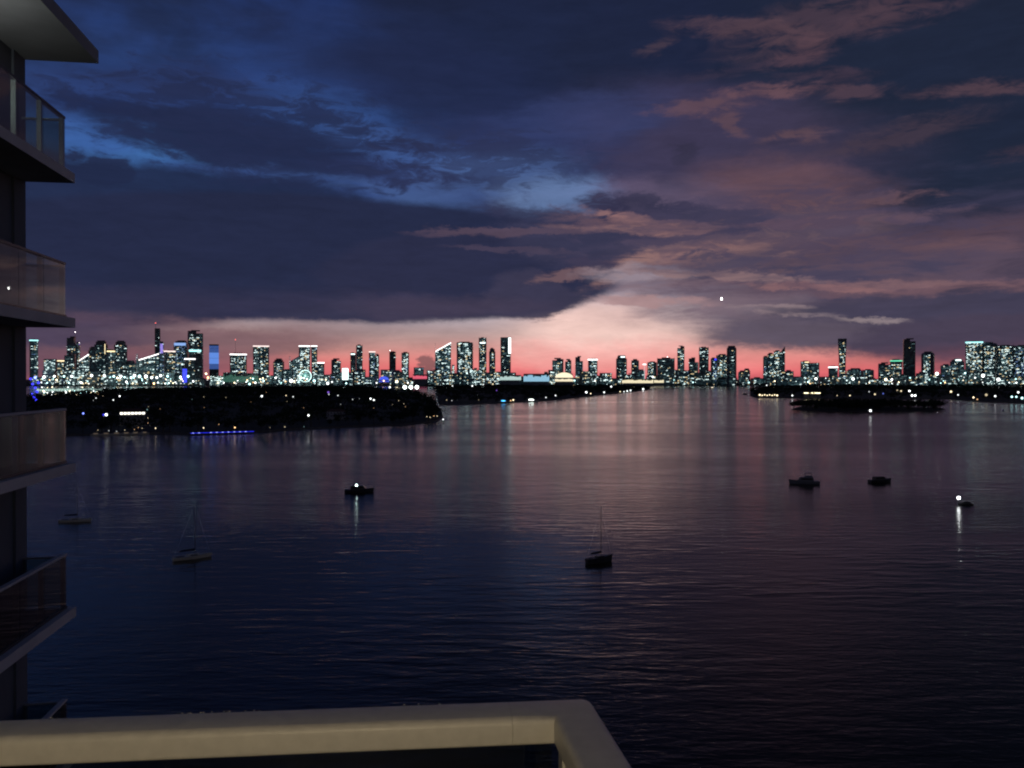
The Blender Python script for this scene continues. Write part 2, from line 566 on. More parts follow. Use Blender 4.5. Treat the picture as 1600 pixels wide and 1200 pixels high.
# ------------------------------------------------------------------ the bay
def water_material():
    m = bpy.data.materials.new('bay_water')
    n, l = nodes_of(m)
    b = n['Principled BSDF']
    b.inputs['Base Color'].default_value = (0.005, 0.005, 0.004, 1)
    b.inputs['IOR'].default_value = 1.333
    b.inputs['Specular IOR Level'].default_value = 0.3
    t = n.new('ShaderNodeTexCoord')

    def nz(sx, sy, rot, detail, dist=0.0, rough=0.5):
        mp = n.new('ShaderNodeMapping')
        mp.inputs['Rotation'].default_value = (0, 0, R(rot))
        mp.inputs['Scale'].default_value = (1 / sx, 1 / sy, 1)
        l.new(t.outputs['Object'], mp.inputs['Vector'])
        k = n.new('ShaderNodeTexNoise')
        k.noise_dimensions = '2D'
        k.inputs['Scale'].default_value = 1.0
        k.inputs['Detail'].default_value = detail
        k.inputs['Roughness'].default_value = rough
        k.inputs['Distortion'].default_value = dist
        l.new(mp.outputs[0], k.inputs['Vector'])
        return k.outputs['Fac']

    def mth(op, a, b_, c=None):
        k = n.new('ShaderNodeMath')
        k.operation = op
        for i, v in enumerate((a, b_, c)):
            if v is None:
                continue
            if isinstance(v, (int, float)):
                k.inputs[i].default_value = v
            else:
                l.new(v, k.inputs[i])
        return k.outputs[0]

    swell = nz(13.0, 3.4, -5, 2.0, 0.25)
    chop = nz(3.2, 1.1, 9, 3.0, 0.3)
    ripple = nz(0.8, 0.38, -14, 3.0, 0.2)
    ruff = n.new('ShaderNodeMapRange')                      # catspaws: ruffled and slick patches
    ruff.inputs[1].default_value, ruff.inputs[2].default_value = 0.35, 0.65
    ruff.inputs[3].default_value, ruff.inputs[4].default_value = 0.40, 1.45
    l.new(nz(420.0, 150.0, 6, 4.0, 0.9), ruff.inputs[0])
    patch = n.new('ShaderNodeMapRange')
    patch.inputs[1].default_value, patch.inputs[2].default_value = 0.3, 0.7
    patch.inputs[3].default_value, patch.inputs[4].default_value = 0.45, 1.5
    l.new(nz(70.0, 26.0, -8, 3.0, 0.5), patch.inputs[0])
    h = mth('MULTIPLY', mth('MULTIPLY', swell, patch.outputs[0]), 0.17)
    h = mth('ADD', h, mth('MULTIPLY', mth('MULTIPLY', chop, ruff.outputs[0]), 0.065))
    h = mth('ADD', h, mth('MULTIPLY', mth('MULTIPLY', ripple, ruff.outputs[0]), 0.018))
    bp = n.new('ShaderNodeBump')
    bp.inputs['Strength'].default_value = 1.0
    bp.inputs['Distance'].default_value = 1.0
    l.new(h, bp.inputs['Height'])
    l.new(bp.outputs[0], b.inputs['Normal'])
    l.new(mth('MULTIPLY_ADD', ruff.outputs[0], 0.05, 0.10), b.inputs['Roughness'])
    return m


mb = MB()
mb.quad((-60000, -400, 0), (60000, -400, 0), (60000, 70000, 0), (-60000, 70000, 0))
tag(mb.build('water', water_material()), kind='structure')

# ------------------------------------------------------------------ land
EARTH = mat('dark_earth', (0.035, 0.04, 0.025), 0.95, 0.4, 0.02)
ROCK = mat('seawall_stone', (0.16, 0.15, 0.135), 0.9, 0.35, 0.6)


def land(name, pts, z=1.4):
    """a low island: a sheet with a sea wall round it; pts counter-clockwise"""
    m = MB()
    m.poly([(p[0], p[1], z) for p in pts], 0)
    k = len(pts)
    for i in range(k):
        a, b = pts[i], pts[(i + 1) % k]
        m.quad((a[0], a[1], -1), (b[0], b[1], -1), (b[0], b[1], z), (a[0], a[1], z), 1)
    o = m.build(name, [EARTH, ROCK])
    return tag(o, kind='structure')


def g2(x, y):
    p = ground(x, y)
    return (p.x, p.y)


NEAR = [g2(-420, 690), g2(-100, 686), g2(110, 681), g2(230, 678), g2(300, 679), g2(400, 676), g2(470, 671), g2(560, 667), g2(630, 664),
        g2(680, 659), g2(692, 652), g2(690, 644), g2(684, 636), g2(678, 625), g2(640, 612), g2(560, 606.5), g2(400, 606.5), g2(250, 609), g2(160, 612), g2(60, 620), g2(-120, 634), g2(-420, 650)]
MID = [g2(686, 633.5), g2(720, 632.5), g2(790, 630), g2(850, 627), g2(885, 623.5), g2(930, 618.5), g2(980, 613.5), g2(1012, 609.5), g2(1016, 607.5),
       g2(1004, 606), g2(960, 605), g2(860, 604.6), g2(760, 604.8), g2(680, 606)]
RIGHT = [g2(1172, 619), g2(1180, 621.5), g2(1230, 622.5), g2(1310, 624), g2(1400, 624.5), g2(1480, 624), g2(1530, 628), g2(1600, 631), g2(1800, 636), g2(1900, 612), g2(1700, 606),
         g2(1500, 605.5), g2(1300, 605.4), g2(1190, 606), g2(1172, 610)]
ISLET = [g2(1237, 640), g2(1262, 642.5), g2(1330, 643.5), g2(1400, 643), g2(1455, 642.5), g2(1477, 640), g2(1470, 637.5), g2(1400, 635.5), g2(1310, 634.5), g2(1250, 635.5)]
MAIN = [(-9000, 5350), (-3600, 5300), (0, 5550), (1400, 5900), (2100, 5500), (9000, 5400), (60000, 9000), (60000, 60000), (-60000, 60000), (-60000, 9000)]
land('island_ground_near', NEAR)
land('island_ground_middle', MID)
land('island_ground_right', RIGHT)
land('islet_ground', ISLET, 0.7)
land('mainland_ground', MAIN)


def inside(p, poly):
    c = False
    j = len(poly) - 1
    for i in range(len(poly)):
        a, b = poly[i], poly[j]
        if (a[1] > p[1]) != (b[1] > p[1]) and p[0] < (b[0] - a[0]) * (p[1] - a[1]) / (b[1] - a[1]) + a[0]:
            c = not c
        j = i
    return c


# ------------------------------------------------------------------ trees
LEAF = mat('tree_leaves', (0.03, 0.042, 0.022), 0.9, 0.45, 0.4, spec=0.1)
LEAF2 = mat('mangrove_leaves', (0.03, 0.042, 0.022), 0.75, 0.45, 0.4)
PALM = mat('palm_fronds', (0.04, 0.06, 0.03), 0.65, 0.4, 0.5)
BARK = mat('tree_bark', (0.09, 0.07, 0.05), 0.9, 0.4, 2.0)


def leaves(m, rng, h, rad, n, leaf, c0=0.35):
    """leaf clumps through the crown's volume, uneven outline"""
    lobes = []
    for k in range(7):
        a = rng.uniform(0, 6.28)
        q = rng.uniform(0.15, 0.62)
        lobes.append((Vector((math.cos(a) * rad * q, math.sin(a) * rad * q, h * rng.uniform(c0 + 0.1, 0.86))), rad * rng.uniform(0.38, 0.58)))
    lobes.append((Vector((0, 0, h * 0.78)), rad * 0.55))
    for i in range(n):
        c, r = lobes[i % len(lobes)]
        d = Vector((rng.gauss(0, 1), rng.gauss(0, 1), rng.gauss(0, 0.8))).normalized() * r * rng.uniform(0.45, 1.1)
        d.z *= 0.75
        p = c + d
        u = Vector((rng.gauss(0, 1), rng.gauss(0, 1), rng.gauss(0, 0.6))).normalized() * leaf * rng.uniform(0.6, 1.5)
        w = Vector((rng.gauss(0, 1), rng.gauss(0, 1), rng.gauss(0, 0.6))).normalized() * leaf * rng.uniform(0.6, 1.5)
        m.quad(p - u, p - w, p + u, p + w)
    return lobes


def tree_proto(rng, h, rad, n, leaf):
    t = MB()
    t.tube((0, 0, -0.6), (0.1, 0.05, h * 0.42), h * 0.034, h * 0.022, 7)
    c = MB()
    lobes = leaves(c, rng, h, rad, n, leaf)
    for lc, lr in lobes[:5]:
        t.tube((0.1, 0.05, h * 0.36), lc, h * 0.016, h * 0.006, 5)
    return t.mesh('trunk', BARK), c.mesh('crown', LEAF)


def palm_proto(rng, h):
    t = MB()
    pts = [Vector((0.5 * math.sin(k / 6 * 1.4), 0.25 * (k / 6) ** 2, h * k / 6 - 0.5)) for k in range(7)]
    for k in range(6):
        t.tube(pts[k], pts[k + 1], 0.24 - 0.015 * k, 0.225 - 0.015 * k, 6)
    c = MB()
    top = pts[-1]
    for k in range(15):
        a = k * 2.399
        up = rng.uniform(-0.2, 0.9)
        prev = top
        L = rng.uniform(2.2, 3.0)
        d = Vector((math.cos(a), math.sin(a), up))
        for s in range(4):
            nx = prev + d.normalized() * L / 4
            d.z -= 0.55
            side = Vector((-math.sin(a), math.cos(a), 0)) * (0.42 - 0.09 * s)
            dr = Vector((0, 0, -0.25))
            c.quad(prev, nx, nx + side + dr, prev + side * 1.15 + dr)
            c.quad(prev, prev - side * 1.15 + dr, nx - side + dr, nx)
            prev = nx
    return t.mesh('trunk', BARK), c.mesh('crown', PALM)


rng = random.Random(11)
BROAD = [tree_proto(rng, h, r_, 520, 0.42) for h, r_ in ((11, 5.2), (13.5, 6.2), (9.5, 5.0), (15, 5.6))]
PALMS = [palm_proto(rng, h) for h in (10.5, 13.0)]


def plant(kind, x, y, s, label, group, z=1.4):
    pr = (BROAD if kind == 'b' else PALMS)
    tm, cm = rng.choice(pr)
    o = empty('broadleaf_tree' if kind == 'b' else 'palm_tree', (x, y, z), rng.uniform(0, 6.28))
    o.scale = (s, s, s * rng.uniform(0.9, 1.15))
    link('trunk', tm, o)
    link('crown', cm, o)
    tag(o, label, 'tree', group)


def shore_trees(poly, i0, i1, step, inset, lb, lp, gr, s=1.0, pp=0.25):
    for i in range(i0, i1):
        a, b = Vector(poly[i]), Vector(poly[i + 1])
        L = (b - a).length
        nrm = Vector((-(b - a).y, (b - a).x)).normalized()
        k = rng.uniform(0, step)
        while k < L:
            p = a + (b - a) * (k / L) + nrm * (inset + rng.uniform(0, inset * 1.5))
            if rng.random() < pp:
                plant('p', p.x, p.y, s * rng.uniform(0.8, 1.15), lp, gr + ', palms')
            else:
                plant('b', p.x, p.y, s * rng.uniform(0.75, 1.2), lb, gr)
            k += step * rng.uniform(0.6, 1.5)


shore_trees(NEAR, 2, 12, 11, 8, 'dark broadleaf tree on the shore of the big near island', 'dark palm on the shore of the big near island', 'trees along the near island shore')
shore_trees(MID, 0, 8, 26, 9, 'dark broadleaf tree on the island running towards the open channel', 'dark palm on the island running towards the open channel', 'trees along the channel island shore')
shore_trees(RIGHT, 0, 8, 24, 8, 'dark broadleaf tree on the shore behind the mangrove islet', 'dark palm on the shore behind the mangrove islet', 'trees along the shore behind the islet')
rp = random.Random(31)
for k in range(34):
    for _ in range(40):
        x, y = rp.uniform(-1500, 60), rp.uniform(820, 3200)
        if inside((x, y), NEAR) and abs(x) < y * .6:
            break
    plant('p', x, y, rp.uniform(1.35, 1.75), 'tall palm rising above the woods of the big near island', 'palms above the near island woods')
rg2 = random.Random(3)
for i in range(70):
    for _ in range(30):
        x = rg2.uniform(min(p[0] for p in ISLET), max(p[0] for p in ISLET))
        y = rg2.uniform(min(p[1] for p in ISLET), max(p[1] for p in ISLET))
        if inside((x, y), ISLET):
            break
    tm, cm = rg2.choice(BROAD)
    o = empty('mangrove_tree', (x, y, 0.7), rg2.uniform(0, 6.28))
    s = rg2.uniform(0.85, 1.15)
    o.scale = (s * 1.3, s * 1.3, s * (1.0 if x < 260 * y / 770 else 0.75))
    link('trunk', tm, o)
    link('crown', cm, o)
    tag(o, 'low bushy mangrove on the small dark islet in the bay', 'tree', 'mangroves on the islet')


def canopy_tree(m, rng, x, y, z, h, rad, n, leaf):
    for i in range(n):
        a = rng.uniform(0, 6.28)
        q = math.sqrt(rng.random())
        zz = h * (0.45 + 0.55 * rng.random() * math.sqrt(max(0, 1 - q * q * 0.8)))
        p = Vector((x + math.cos(a) * q * rad, y + math.sin(a) * q * rad, z + zz))
        u = Vector((rng.gauss(0, 1), rng.gauss(0, 1), rng.gauss(0, .7))).normalized() * leaf * rng.uniform(.6, 1.4)
        w = Vector((rng.gauss(0, 1), rng.gauss(0, 1), rng.gauss(0, .7))).normalized() * leaf * rng.uniform(.6, 1.4)
        m.quad(p - u, p - w, p + u, p + w)


def wood(name, poly, count, label, hmin=8, hmax=14, near_bias=1.0):
    rg = random.Random(hash(name) % 1000 if False else len(name))
    xs, ys = [p[0] for p in poly], [p[1] for p in poly]
    m = MB()
    k = 0
    tries = 0
    while k < count and tries < count * 40:
        tries += 1
        y = min(ys) + (max(ys) - min(ys)) * rg.random() ** near_bias
        x = rg.uniform(min(xs), max(xs))
        if not inside((x, y), poly) or abs(x) > y * 0.72:
            continue
        d = y / 1000.0
        canopy_tree(m, rg, x, y, 1.4, rg.uniform(hmin, hmax), rg.uniform(4.5, 7.5) * (1 + 0.25 * d), 26, 0.9 + 0.35 * d)
        k += 1
    o = m.build(name, LEAF)
    tag(o, label, 'woods', None, 'stuff')


wood('island_woods_near', NEAR, 3400, 'black mass of trees covering the big near island', near_bias=1.5)
wood('island_woods_middle', MID, 1100, 'black mass of trees covering the island beside the open channel', 9, 17, 1.2)
wood('island_woods_right', RIGHT, 1300, 'black mass of trees covering the island behind the mangrove islet', 10, 18, 1.2)
bpy.data.objects['island_woods_near'].name = 'island_woods'
bpy.data.objects['island_woods_middle'].name = 'island_woods'
bpy.data.objects['island_woods_right'].name = 'island_woods'

wood('mangrove_thicket', ISLET, 420, 'dense black mangrove thicket filling the small islet', 10.5, 15.5)
# trees of the mainland waterfront
m = MB()
rg = random.Random(21)
for i in range(900):
    x = rg.uniform(-3700, 3900)
    canopy_tree(m, rg, x, rg.uniform(5560, 5700) + (350 if 900 < x < 1900 else 0), 1.4, rg.uniform(9, 16), rg.uniform(10, 18), 18, 2.8)
tag(m.build('waterfront_woods', LEAF), 'dark ragged line of trees along the mainland waterfront', 'woods', None, 'stuff')

# ------------------------------------------------------------------ the skyline
CONC = mat('tower_concrete', (0.20, 0.23, 0.25), 0.7, 0.2, 0.02)
GLASSB = mat('tower_dark_glass', (0.12, 0.145, 0.17), 0.35, 0.25, 0.02)
TEALB = mat('tower_teal_glass', (0.19, 0.27, 0.30), 0.45, 0.2, 0.02)
NAVYB = mat('tower_navy_glass', (0.05, 0.058, 0.085), 0.35, 0.25, 0.02)
W_BR = glow('window_white', (222, 247, 245), 3.4)
W_WM = glow('window_warm', (255, 226, 170), 2.2)
W_MD = glow('window_pale', (165, 218, 222), 0.42)
W_DM = glow('window_dim_cityglow', (105, 168, 188), 0.11)  # many dim glowing panes added, standing in for city light on walls
W_BL = glow('window_blue', (150, 190, 255), 0.9)
W_VD = glow('window_faint', (110, 160, 175), 0.03)
WINS = [W_BR, W_WM, W_MD, W_DM, W_BL, W_VD]
C_WHITE = glow('crown_white', (255, 250, 248), 3.2)
C_PINK = glow('crown_pinkish', (255, 232, 226), 1.6)
C_CYAN = glow('crown_cyan', (170, 250, 250), 2.2)
C_GREEN = glow('crown_green', (110, 240, 190), 1.3)
C_BLUE = glow('crown_blue', (60, 70, 255), 1.5)
C_SKYB = glow('panel_blue', (110, 160, 255), 0.75)
C_RED = glow('beacon_red', (255, 110, 100), 4.0)
C_BEACON = glow('beacon_white', (255, 245, 245), 7.0)
C_PURP = glow('strip_purple', (170, 150, 255), 0.8)
C_WARM = glow('strip_warm', (255, 232, 180), 2.0)
C_TEALW = glow('wash_teal', (120, 200, 175), 0.22)
C_REDW = glow('sign_red', (255, 110, 135), 0.9)
C_BLUEW = glow('wash_blue', (80, 105, 255), 0.9)
STEEL = mat('steel_mast', (0.25, 0.25, 0.26), 0.5, 0.1, 1.0, 0.6)

FILL = {  # bright, warm, pale, dim, blue, faint : share of all panes
    'teal': (.055, .014, .17, .52, .01, .2),
    'dark': (.034, .014, .08, .26, .00, .4),
    'black': (.004, .003, .010, .06, .00, .35),
    'busy': (.085, .040, .17, .36, .01, .2),
    'warm': (.045, .050, .12, .32, .00, .25),
    'blue': (.040, .010, .12, .40, .10, .2),
    'glow': (.15, .03, .36, .40, .00, .0),
}
rw = random.Random(5)
NAT = {'teal': TEALB, 'dark': GLASSB, 'black': NAVYB, 'busy': GLASSB, 'warm': CONC, 'blue': NAVYB, 'glow': TEALB}


def put_windows(m, w, d, z0, z1, style, scale_at=None, top_at=None, cw=5.2, ch=4.0):
    fl = FILL[style]
    faces = ((0, -1, w, d), (1, 0, d, w), (-1, 0, d, w))
    nz_ = max(2, int((z1 - z0) / ch))
    band = rw.choice((9, 13, 17, 99))
    for nx, ny, wid, dep in faces:
        n = max(2, int(wid / cw))
        colw = [rw.choice((0.15, 0.6, 0.9, 1.2, 1.7)) for _ in range(n)]
        for iz in range(nz_):
            z = z0 + (iz + 0.2) * ch
            s = scale_at(z) if scale_at else 1.0
            rowk = rw.choice((0.4, 0.8, 1.0, 1.3, 1.9))
            dark_band = (iz % band) == 0 and iz > 3
            last = None
            for ix in range(n):
                u0 = -wid / 2 + wid * (ix + 0.10) / n
                u1 = -wid / 2 + wid * (ix + 0.88) / n
                uc = (u0 + u1) / 2
                if top_at and ny and z + ch > top_at(uc):
                    continue
                r = rw.random()
                acc, pick = 0, None
                k = colw[ix] * rowk
                for q, f in enumerate(fl):
                    acc += f * (k if q < 3 else 1)
                    if r < acc:
                        pick = q
                        break
                if rw.random() < .38:
                    pick = last                         # rooms of one flat light together
                last = pick
                if pick is None or dark_band:
                    continue
                za, zb = z, z + ch * 0.66
                e = dep / 2 * s + 0.15
                if ny:
                    m.quad((u0 * s, -e, za), (u1 * s, -e, za), (u1 * s, -e, zb), (u0 * s, -e, zb), pick)
                elif nx > 0:
                    m.quad((e, u0 * s, za), (e, u1 * s, za), (e, u1 * s, zb), (e, u0 * s, zb), pick)
                else:
                    m.quad((-e, u1 * s, za), (-e, u0 * s, za), (-e, u0 * s, zb), (-e, u1 * s, zb), pick)


def rect_ring(w, d, z, ch=0.0, s=1.0):
    a, b, c = w / 2 * s, d / 2 * s, ch * s
    if c <= 0:
        return [(-a, -b, z), (a, -b, z), (a, b, z), (-a, b, z)]
    return [(-a + c, -b, z), (a - c, -b, z), (a, -b + c, z), (a, b - c, z), (a - c, b, z), (-a + c, b, z), (-a, b - c, z), (-a, -b + c, z)]


TOWER_COUNT = 0


TOWERS = []


def tower(x0, x1, yt, style, label, depth=None, crown=None, beacon=None, shape='box', yb=None, group=None, cat='tower', roofbox=True, yaw=None, name='tower', extra=None):
    """one high-rise: outline from the photograph turned into metres at its own distance"""
    global TOWER_COUNT
    TOWER_COUNT += 1
    if group is None:
        TOWERS.append(((x0 + x1) / 2, label))
    D = depth or rw.uniform(5750, 6500)
    p0, p1 = at(x0, yt, D), at(x1, yt, D)
    W = p1.x - p0.x
    cxm = (p0.x + p1.x) / 2
    top = p0.z
    base_yaw = -math.atan2(cxm, D)                          # its front looks out over the bay
    yw = R(rw.uniform(-18, 18)) if yaw is None else R(yaw)
    kd = rw.uniform(0.5, 0.8)
    w = W / (math.cos(yw) + kd * abs(math.sin(yw)))
    d = w * kd
    rz = base_yaw + yw
    z0 = 1.4
    H = top - z0
    o = empty(name, (cxm, D + d * 0.4, z0), rz)
    bodym = NAT[style]
    b = MB()
    wn_ = MB()
    if shape == 'slope_r' or shape == 'slope_l':
        sg = 1 if shape == 'slope_r' else -1
        lowz = H * 0.80
        ta = lambda u: (lowz + (H - lowz) * (0.5 + sg * u / w))
        lo, hi = ta(-w / 2), ta(w / 2)
        b.loft([[(-w / 2, -d / 2, -1), (w / 2, -d / 2, -1), (w / 2, d / 2, -1), (-w / 2, d / 2, -1)],
                [(-w / 2, -d / 2, lo), (w / 2, -d / 2, hi), (w / 2, d / 2, hi), (-w / 2, d / 2, lo)]])
        put_windows(wn_, w, d, 6, H, style, None, ta)
        roofbox = False
        if crown:
            k = MB()
            k.loft([[(-w / 2, -d / 2 - .4, lo - 6), (w / 2, -d / 2 - .4, hi - 6), (w / 2, -d / 2 - .1, hi - 6), (-w / 2, -d / 2 - .1, lo - 6)],
                    [(-w / 2, -d / 2 - .4, lo), (w / 2, -d / 2 - .4, hi), (w / 2, -d / 2 - .1, hi), (-w / 2, -d / 2 - .1, lo)]])
            k.build('crown_light', crown, o)
    elif shape == 'vase':
        prof = [(-1, .82), (H * .35, .76), (H * .62, .80), (H * .85, .94), (H, 1.0)]

        def sa(z):
            for (za, sa_), (zb, sb) in zip(prof, prof[1:]):
                if z <= zb:
                    return sa_ + (sb - sa_) * (z - za) / (zb - za)
            return 1.0
        b.loft([rect_ring(w, d, z, w * .12, s) for z, s in prof])
        put_windows(wn_, w * .8, d, 6, H * .93, style, sa)
    elif shape == 'step':
        b.loft([rect_ring(w, d, -1, w * .04), rect_ring(w, d, H * .86, w * .04)])
        b.box(-w * .5 + .3, w * .12, -d * .46, d * .46, H * .86 + .05, H)
        put_windows(wn_, w, d, 6, H * .85, style)
    elif shape == 'round':
        rings = [rect_ring(w, d, -1, w * .22), rect_ring(w, d, H * .94, w * .22), rect_ring(w, d, H * .98, w * .2, .9), rect_ring(w, d, H, w * .15, .68)]
        b.loft(rings)
        put_windows(wn_, w * .58, d, 6, H * .93, style)
    else:
        kind = rw.choice(('flat', 'setback', 'fins', 'notch')) if (roofbox and H > 70) else 'flat'
        if kind == 'setback':
            b.loft([rect_ring(w, d, -1, w * .06), rect_ring(w, d, H * .93, w * .06)])
            b.loft([rect_ring(w, d, H * .93 + .05, w * .06, .78), rect_ring(w, d, H, w * .06, .78)])
            put_windows(wn_, w * .9, d, 6, H * .92, style)
        elif kind == 'notch':
            b.loft([rect_ring(w, d, -1, w * .06), rect_ring(w, d, H * .955, w * .06)])
            sg_ = rw.choice((-1, 1))
            b.box(min(sg_ * w * .49, -sg_ * w * .05), max(sg_ * w * .49, -sg_ * w * .05), -d * .49, d * .49, H * .955 + .05, H)
            put_windows(wn_, w * .9, d, 6, H * .94, style)
        else:
            b.loft([rect_ring(w, d, -1, w * .06), rect_ring(w, d, H, w * .06)])
            put_windows(wn_, w * .9, d, 6, H - 3, style)
            if kind == 'fins':
                for fx in (-.48, -.16, .16, .48):
                    b.box(fx * w - 1.0, fx * w + 1.0, -d * .5, -d * .44, H - 1, H + 7)
    b.build('wall', bodym, o)
    if wn_.f:
        tag(wn_.build('lit_windows', WINS, o), kind='stuff')
    # slab edges: a proud ledge every few storeys breaks the outline
    if shape == 'box' and H > 60:
        lg = MB()
        for k in range(1, int(H / 16)):
            z = k * 16
            lg.box(-w / 2 - .35, w / 2 + .35, -d / 2 - .35, d / 2 + .35, z - .3, z + .3)
        tag(lg.build('ledges', CONC, o), kind='stuff')
    if roofbox:
        rb = MB()
        rb.box(-w * rw.uniform(.2, .36), w * rw.uniform(.15, .36), -d * .3, d * .3, H - .2, H + rw.uniform(5, 11))
        rb.build('plant_room', bodym, o)
    if crown and not shape.startswith('slope'):
        ch = 7.5
        k = MB()
        k.box(-w / 2 - .6, w / 2 + .6, -d / 2 - .6, -d / 2 - .2, H - ch, H - .5)
        k.box(w / 2 + .2, w / 2 + .6, -d / 2, d / 2, H - ch, H - .5)
        k.box(-w / 2 - .6, -w / 2 - .2, -d / 2, d / 2, H - ch, H - .5)
        k.build('crown_light', crown, o)
    if beacon:
        bx, by, bm = beacon
        q = at(bx, by, D)
        lx = (q - Vector((cxm, D, 0)))
        u = lx.x * math.cos(-rz)
        u = max(-w * .4, min(w * .4, u))
        zt = q.z - z0
        a = MB()
        a.tube((u, 0, H - 2), (u, 0, zt), 1.1, .5, 6)
        a.build('antenna', STEEL, o)
        l_ = MB()
        l_.ball((u, 0, zt + 2.0), 2.6, 6, 4)
        l_.build('beacon', bm, o)
    if extra:
        extra(o, w, d, H, D)
    tag(o, label, cat, group)
    return o


def x_panel(matl, ux0, ux1, zf0, zf1, nm):
    def f(o, w, d, H, D):
        k = MB()
        k.box(w * ux0, w * ux1, -d / 2 - 1.2, -d / 2 - .5, H * zf0, H * zf1)
        k.build(nm, matl, o)
    return f


def x_bluegrid(o, w, d, H, D):
    dimb = glow('panel_blue_dim', (95, 140, 240), .32)
    for (a0, a1, mm) in ((.40, .52, dimb), (.525, .66, C_SKYB), (.665, .80, C_SKYB), (.805, .90, dimb), (.905, .965, dimb)):
        k = MB()
        k.box(-w * .5, w * .5, -d / 2 - 1.2, -d / 2 - .5, H * a0, H * a1)
        k.build('blue_panel', mm, o)


T = tower
# from the neighbouring balconies towards the wheel
T(45, 57, 531, 'teal', 'slim pale teal tower standing apart beside the balconies', crown=C_CYAN, shape='box', yaw=12)
T(67, 86, 561, 'glow', 'short block glowing white all over beside the slim teal tower', roofbox=False)
T(87, 99, 563, 'warm', 'short block with a warm lit roof line', crown=C_WARM, roofbox=False)
T(99, 116, 553, 'dark', 'dark shoulder block in front of the twin tower with a mast light', depth=5700)
T(103, 122, 528, 'dark', 'dark twin topped tower with a small mast light', beacon=(115, 519, C_BEACON), shape='step')
T(119, 124, 536, 'blue', 'needle thin tower edged in violet light', extra=x_panel(C_PURP, .2, .5, .5, .98, 'edge_light'), beacon=(128, 536, C_BEACON))
T(123, 137, 553, 'teal', 'teal block with a slanting white roof light', shape='slope_r', crown=C_WHITE, depth=5680)
T(137, 150, 543, 'dark', 'dark block filling the gap beside the wide black tower', depth=5820)
T(146, 166, 534, 'dark', 'wide black tower with a pale stripe down one corner', extra=x_panel(C_WARM, .30, .34, .72, .95, 'corner_light'))
T(164, 179, 547, 'warm', 'mid height block with a warm top floor', crown=None, extra=x_panel(W_WM, -.4, .4, .95, .98, 'top_floor_light'))
T(177, 196, 534, 'dark', 'square black tower with a few white windows, alone against the red sky')
T(196, 211, 565, 'teal', 'low teal block at the foot of the square black tower')
T(210, 243, 552, 'teal', 'broad teal slab with a bright rising roof edge', shape='slope_r', crown=C_WHITE, depth=5750)
T(241, 249, 513, 'black', 'tallest black needle tower with hardly a lit window', beacon=(242, 505, C_RED), depth=5900, yaw=0, roofbox=False)
T(248.5, 255, 535, 'blue', 'thin violet lit tower pressed against the black needle', extra=x_panel(C_PURP, -.3, .3, .75, .97, 'edge_light'), yaw=0)
T(255, 272, 548, 'busy', 'tower with a rosy lit roof next to the violet one', crown=C_PINK)
T(270, 293, 533, 'blue', 'tower with blue white lights round its upper floors', extra=x_panel(W_BL, -.45, .4, .90, .96, 'upper_light'))
T(291, 314, 517, 'dark', 'broad tall tower with two roof lights, highest beside the black needle', beacon=(300, 517, C_BEACON), extra=x_panel(C_CYAN, -.6, .35, .62, .65, 'light_band'), yaw=4, depth=6300)
T(283, 292, 575, 'blue', 'small block with a deep blue lit shaft', extra=x_panel(C_BLUE, -.35, .35, .2, .95, 'shaft_light'), depth=5650, roofbox=False)
T(287, 303, 560, 'dark', 'dark block with one white bar of light on top', crown=C_WHITE, depth=5700, roofbox=False)
T(300, 316, 553, 'black', 'unlit grey block below the broad tall tower', depth=5720)
T(326, 340, 538, 'black', 'slender tower with its whole upper face lit sky blue', extra=x_bluegrid, beacon=(329, 540, C_BEACON), yaw=0, roofbox=False)
T(358, 383, 553, 'busy', 'tower under a wide white roof brim with a red mast light', crown=C_WHITE, beacon=(366, 531, C_RED), yaw=0)
T(394, 418, 540, 'busy', 'stout dark tower with a pale pink roof band', crown=C_PINK, yaw=0, roofbox=False)
T(426, 443, 562, 'busy', 'short dark block between the stout tower and the big wheel')
T(451, 468, 556, 'teal', 'stepped teal wing leaning on the tower by the big wheel', shape='slope_r')
T(466, 483, 540, 'busy', 'tower with a white roof bar directly behind the big wheel', crown=C_WHITE, yaw=0, roofbox=False)
T(486, 495, 540, 'busy', 'thin twin with a white roof bar beside the big wheel', crown=C_WHITE, yaw=0, roofbox=False)
T(495, 506, 566, 'teal', 'short block with a white roof at the foot of the thin twin', crown=C_WHITE, roofbox=False)
T(517, 532, 562, 'dark', 'squat black block alone in the gap past the wheel')
T(534, 544, 575, 'black', 'low block with a blank white lit face', extra=x_panel(W_BR, -.45, .45, .35, .98, 'lit_face'), depth=5650, roofbox=False, yaw=0)
T(547, 556, 552, 'dark', 'lower half of a dark pair, with a few roof lights', crown=None, extra=x_panel(W_BR, -.4, .4, .96, .985, 'roof_light'))
T(556, 566, 540, 'dark', 'taller half of a dark pair, flat topped', yaw=6)
T(576, 586, 549, 'blue', 'blue grey tower with a white roof light', crown=C_PINK, roofbox=False)
T(585, 592, 554, 'teal', 'lower twin joined to the blue grey tower')
T(608, 618, 550, 'black', 'unfinished black tower with a bright white light on one corner', beacon=(609, 548, C_BEACON), yaw=0)
T(627, 639, 551, 'busy', 'dark tower dotted with diagonal rows of windows')
T(646, 662, 574, 'teal', 'low dim block with a flat cap beside the red sign', roofbox=False)
T(679, 704, 535, 'teal', 'massive blue teal tower with a white slanted crown', shape='slope_r', crown=C_WHITE, yaw=3)
T(713, 739, 535, 'busy', 'massive dark tower speckled with windows beside the white crowned one', yaw=-4)
T(706, 710, 570, 'glow', 'small bright white shaft between the two massive towers', roofbox=False)
T(748, 760, 528, 'warm', 'tall slim tower with one lit band near its top', extra=x_panel(W_BR, -.35, .35, .885, .905, 'light_band'), yaw=0)
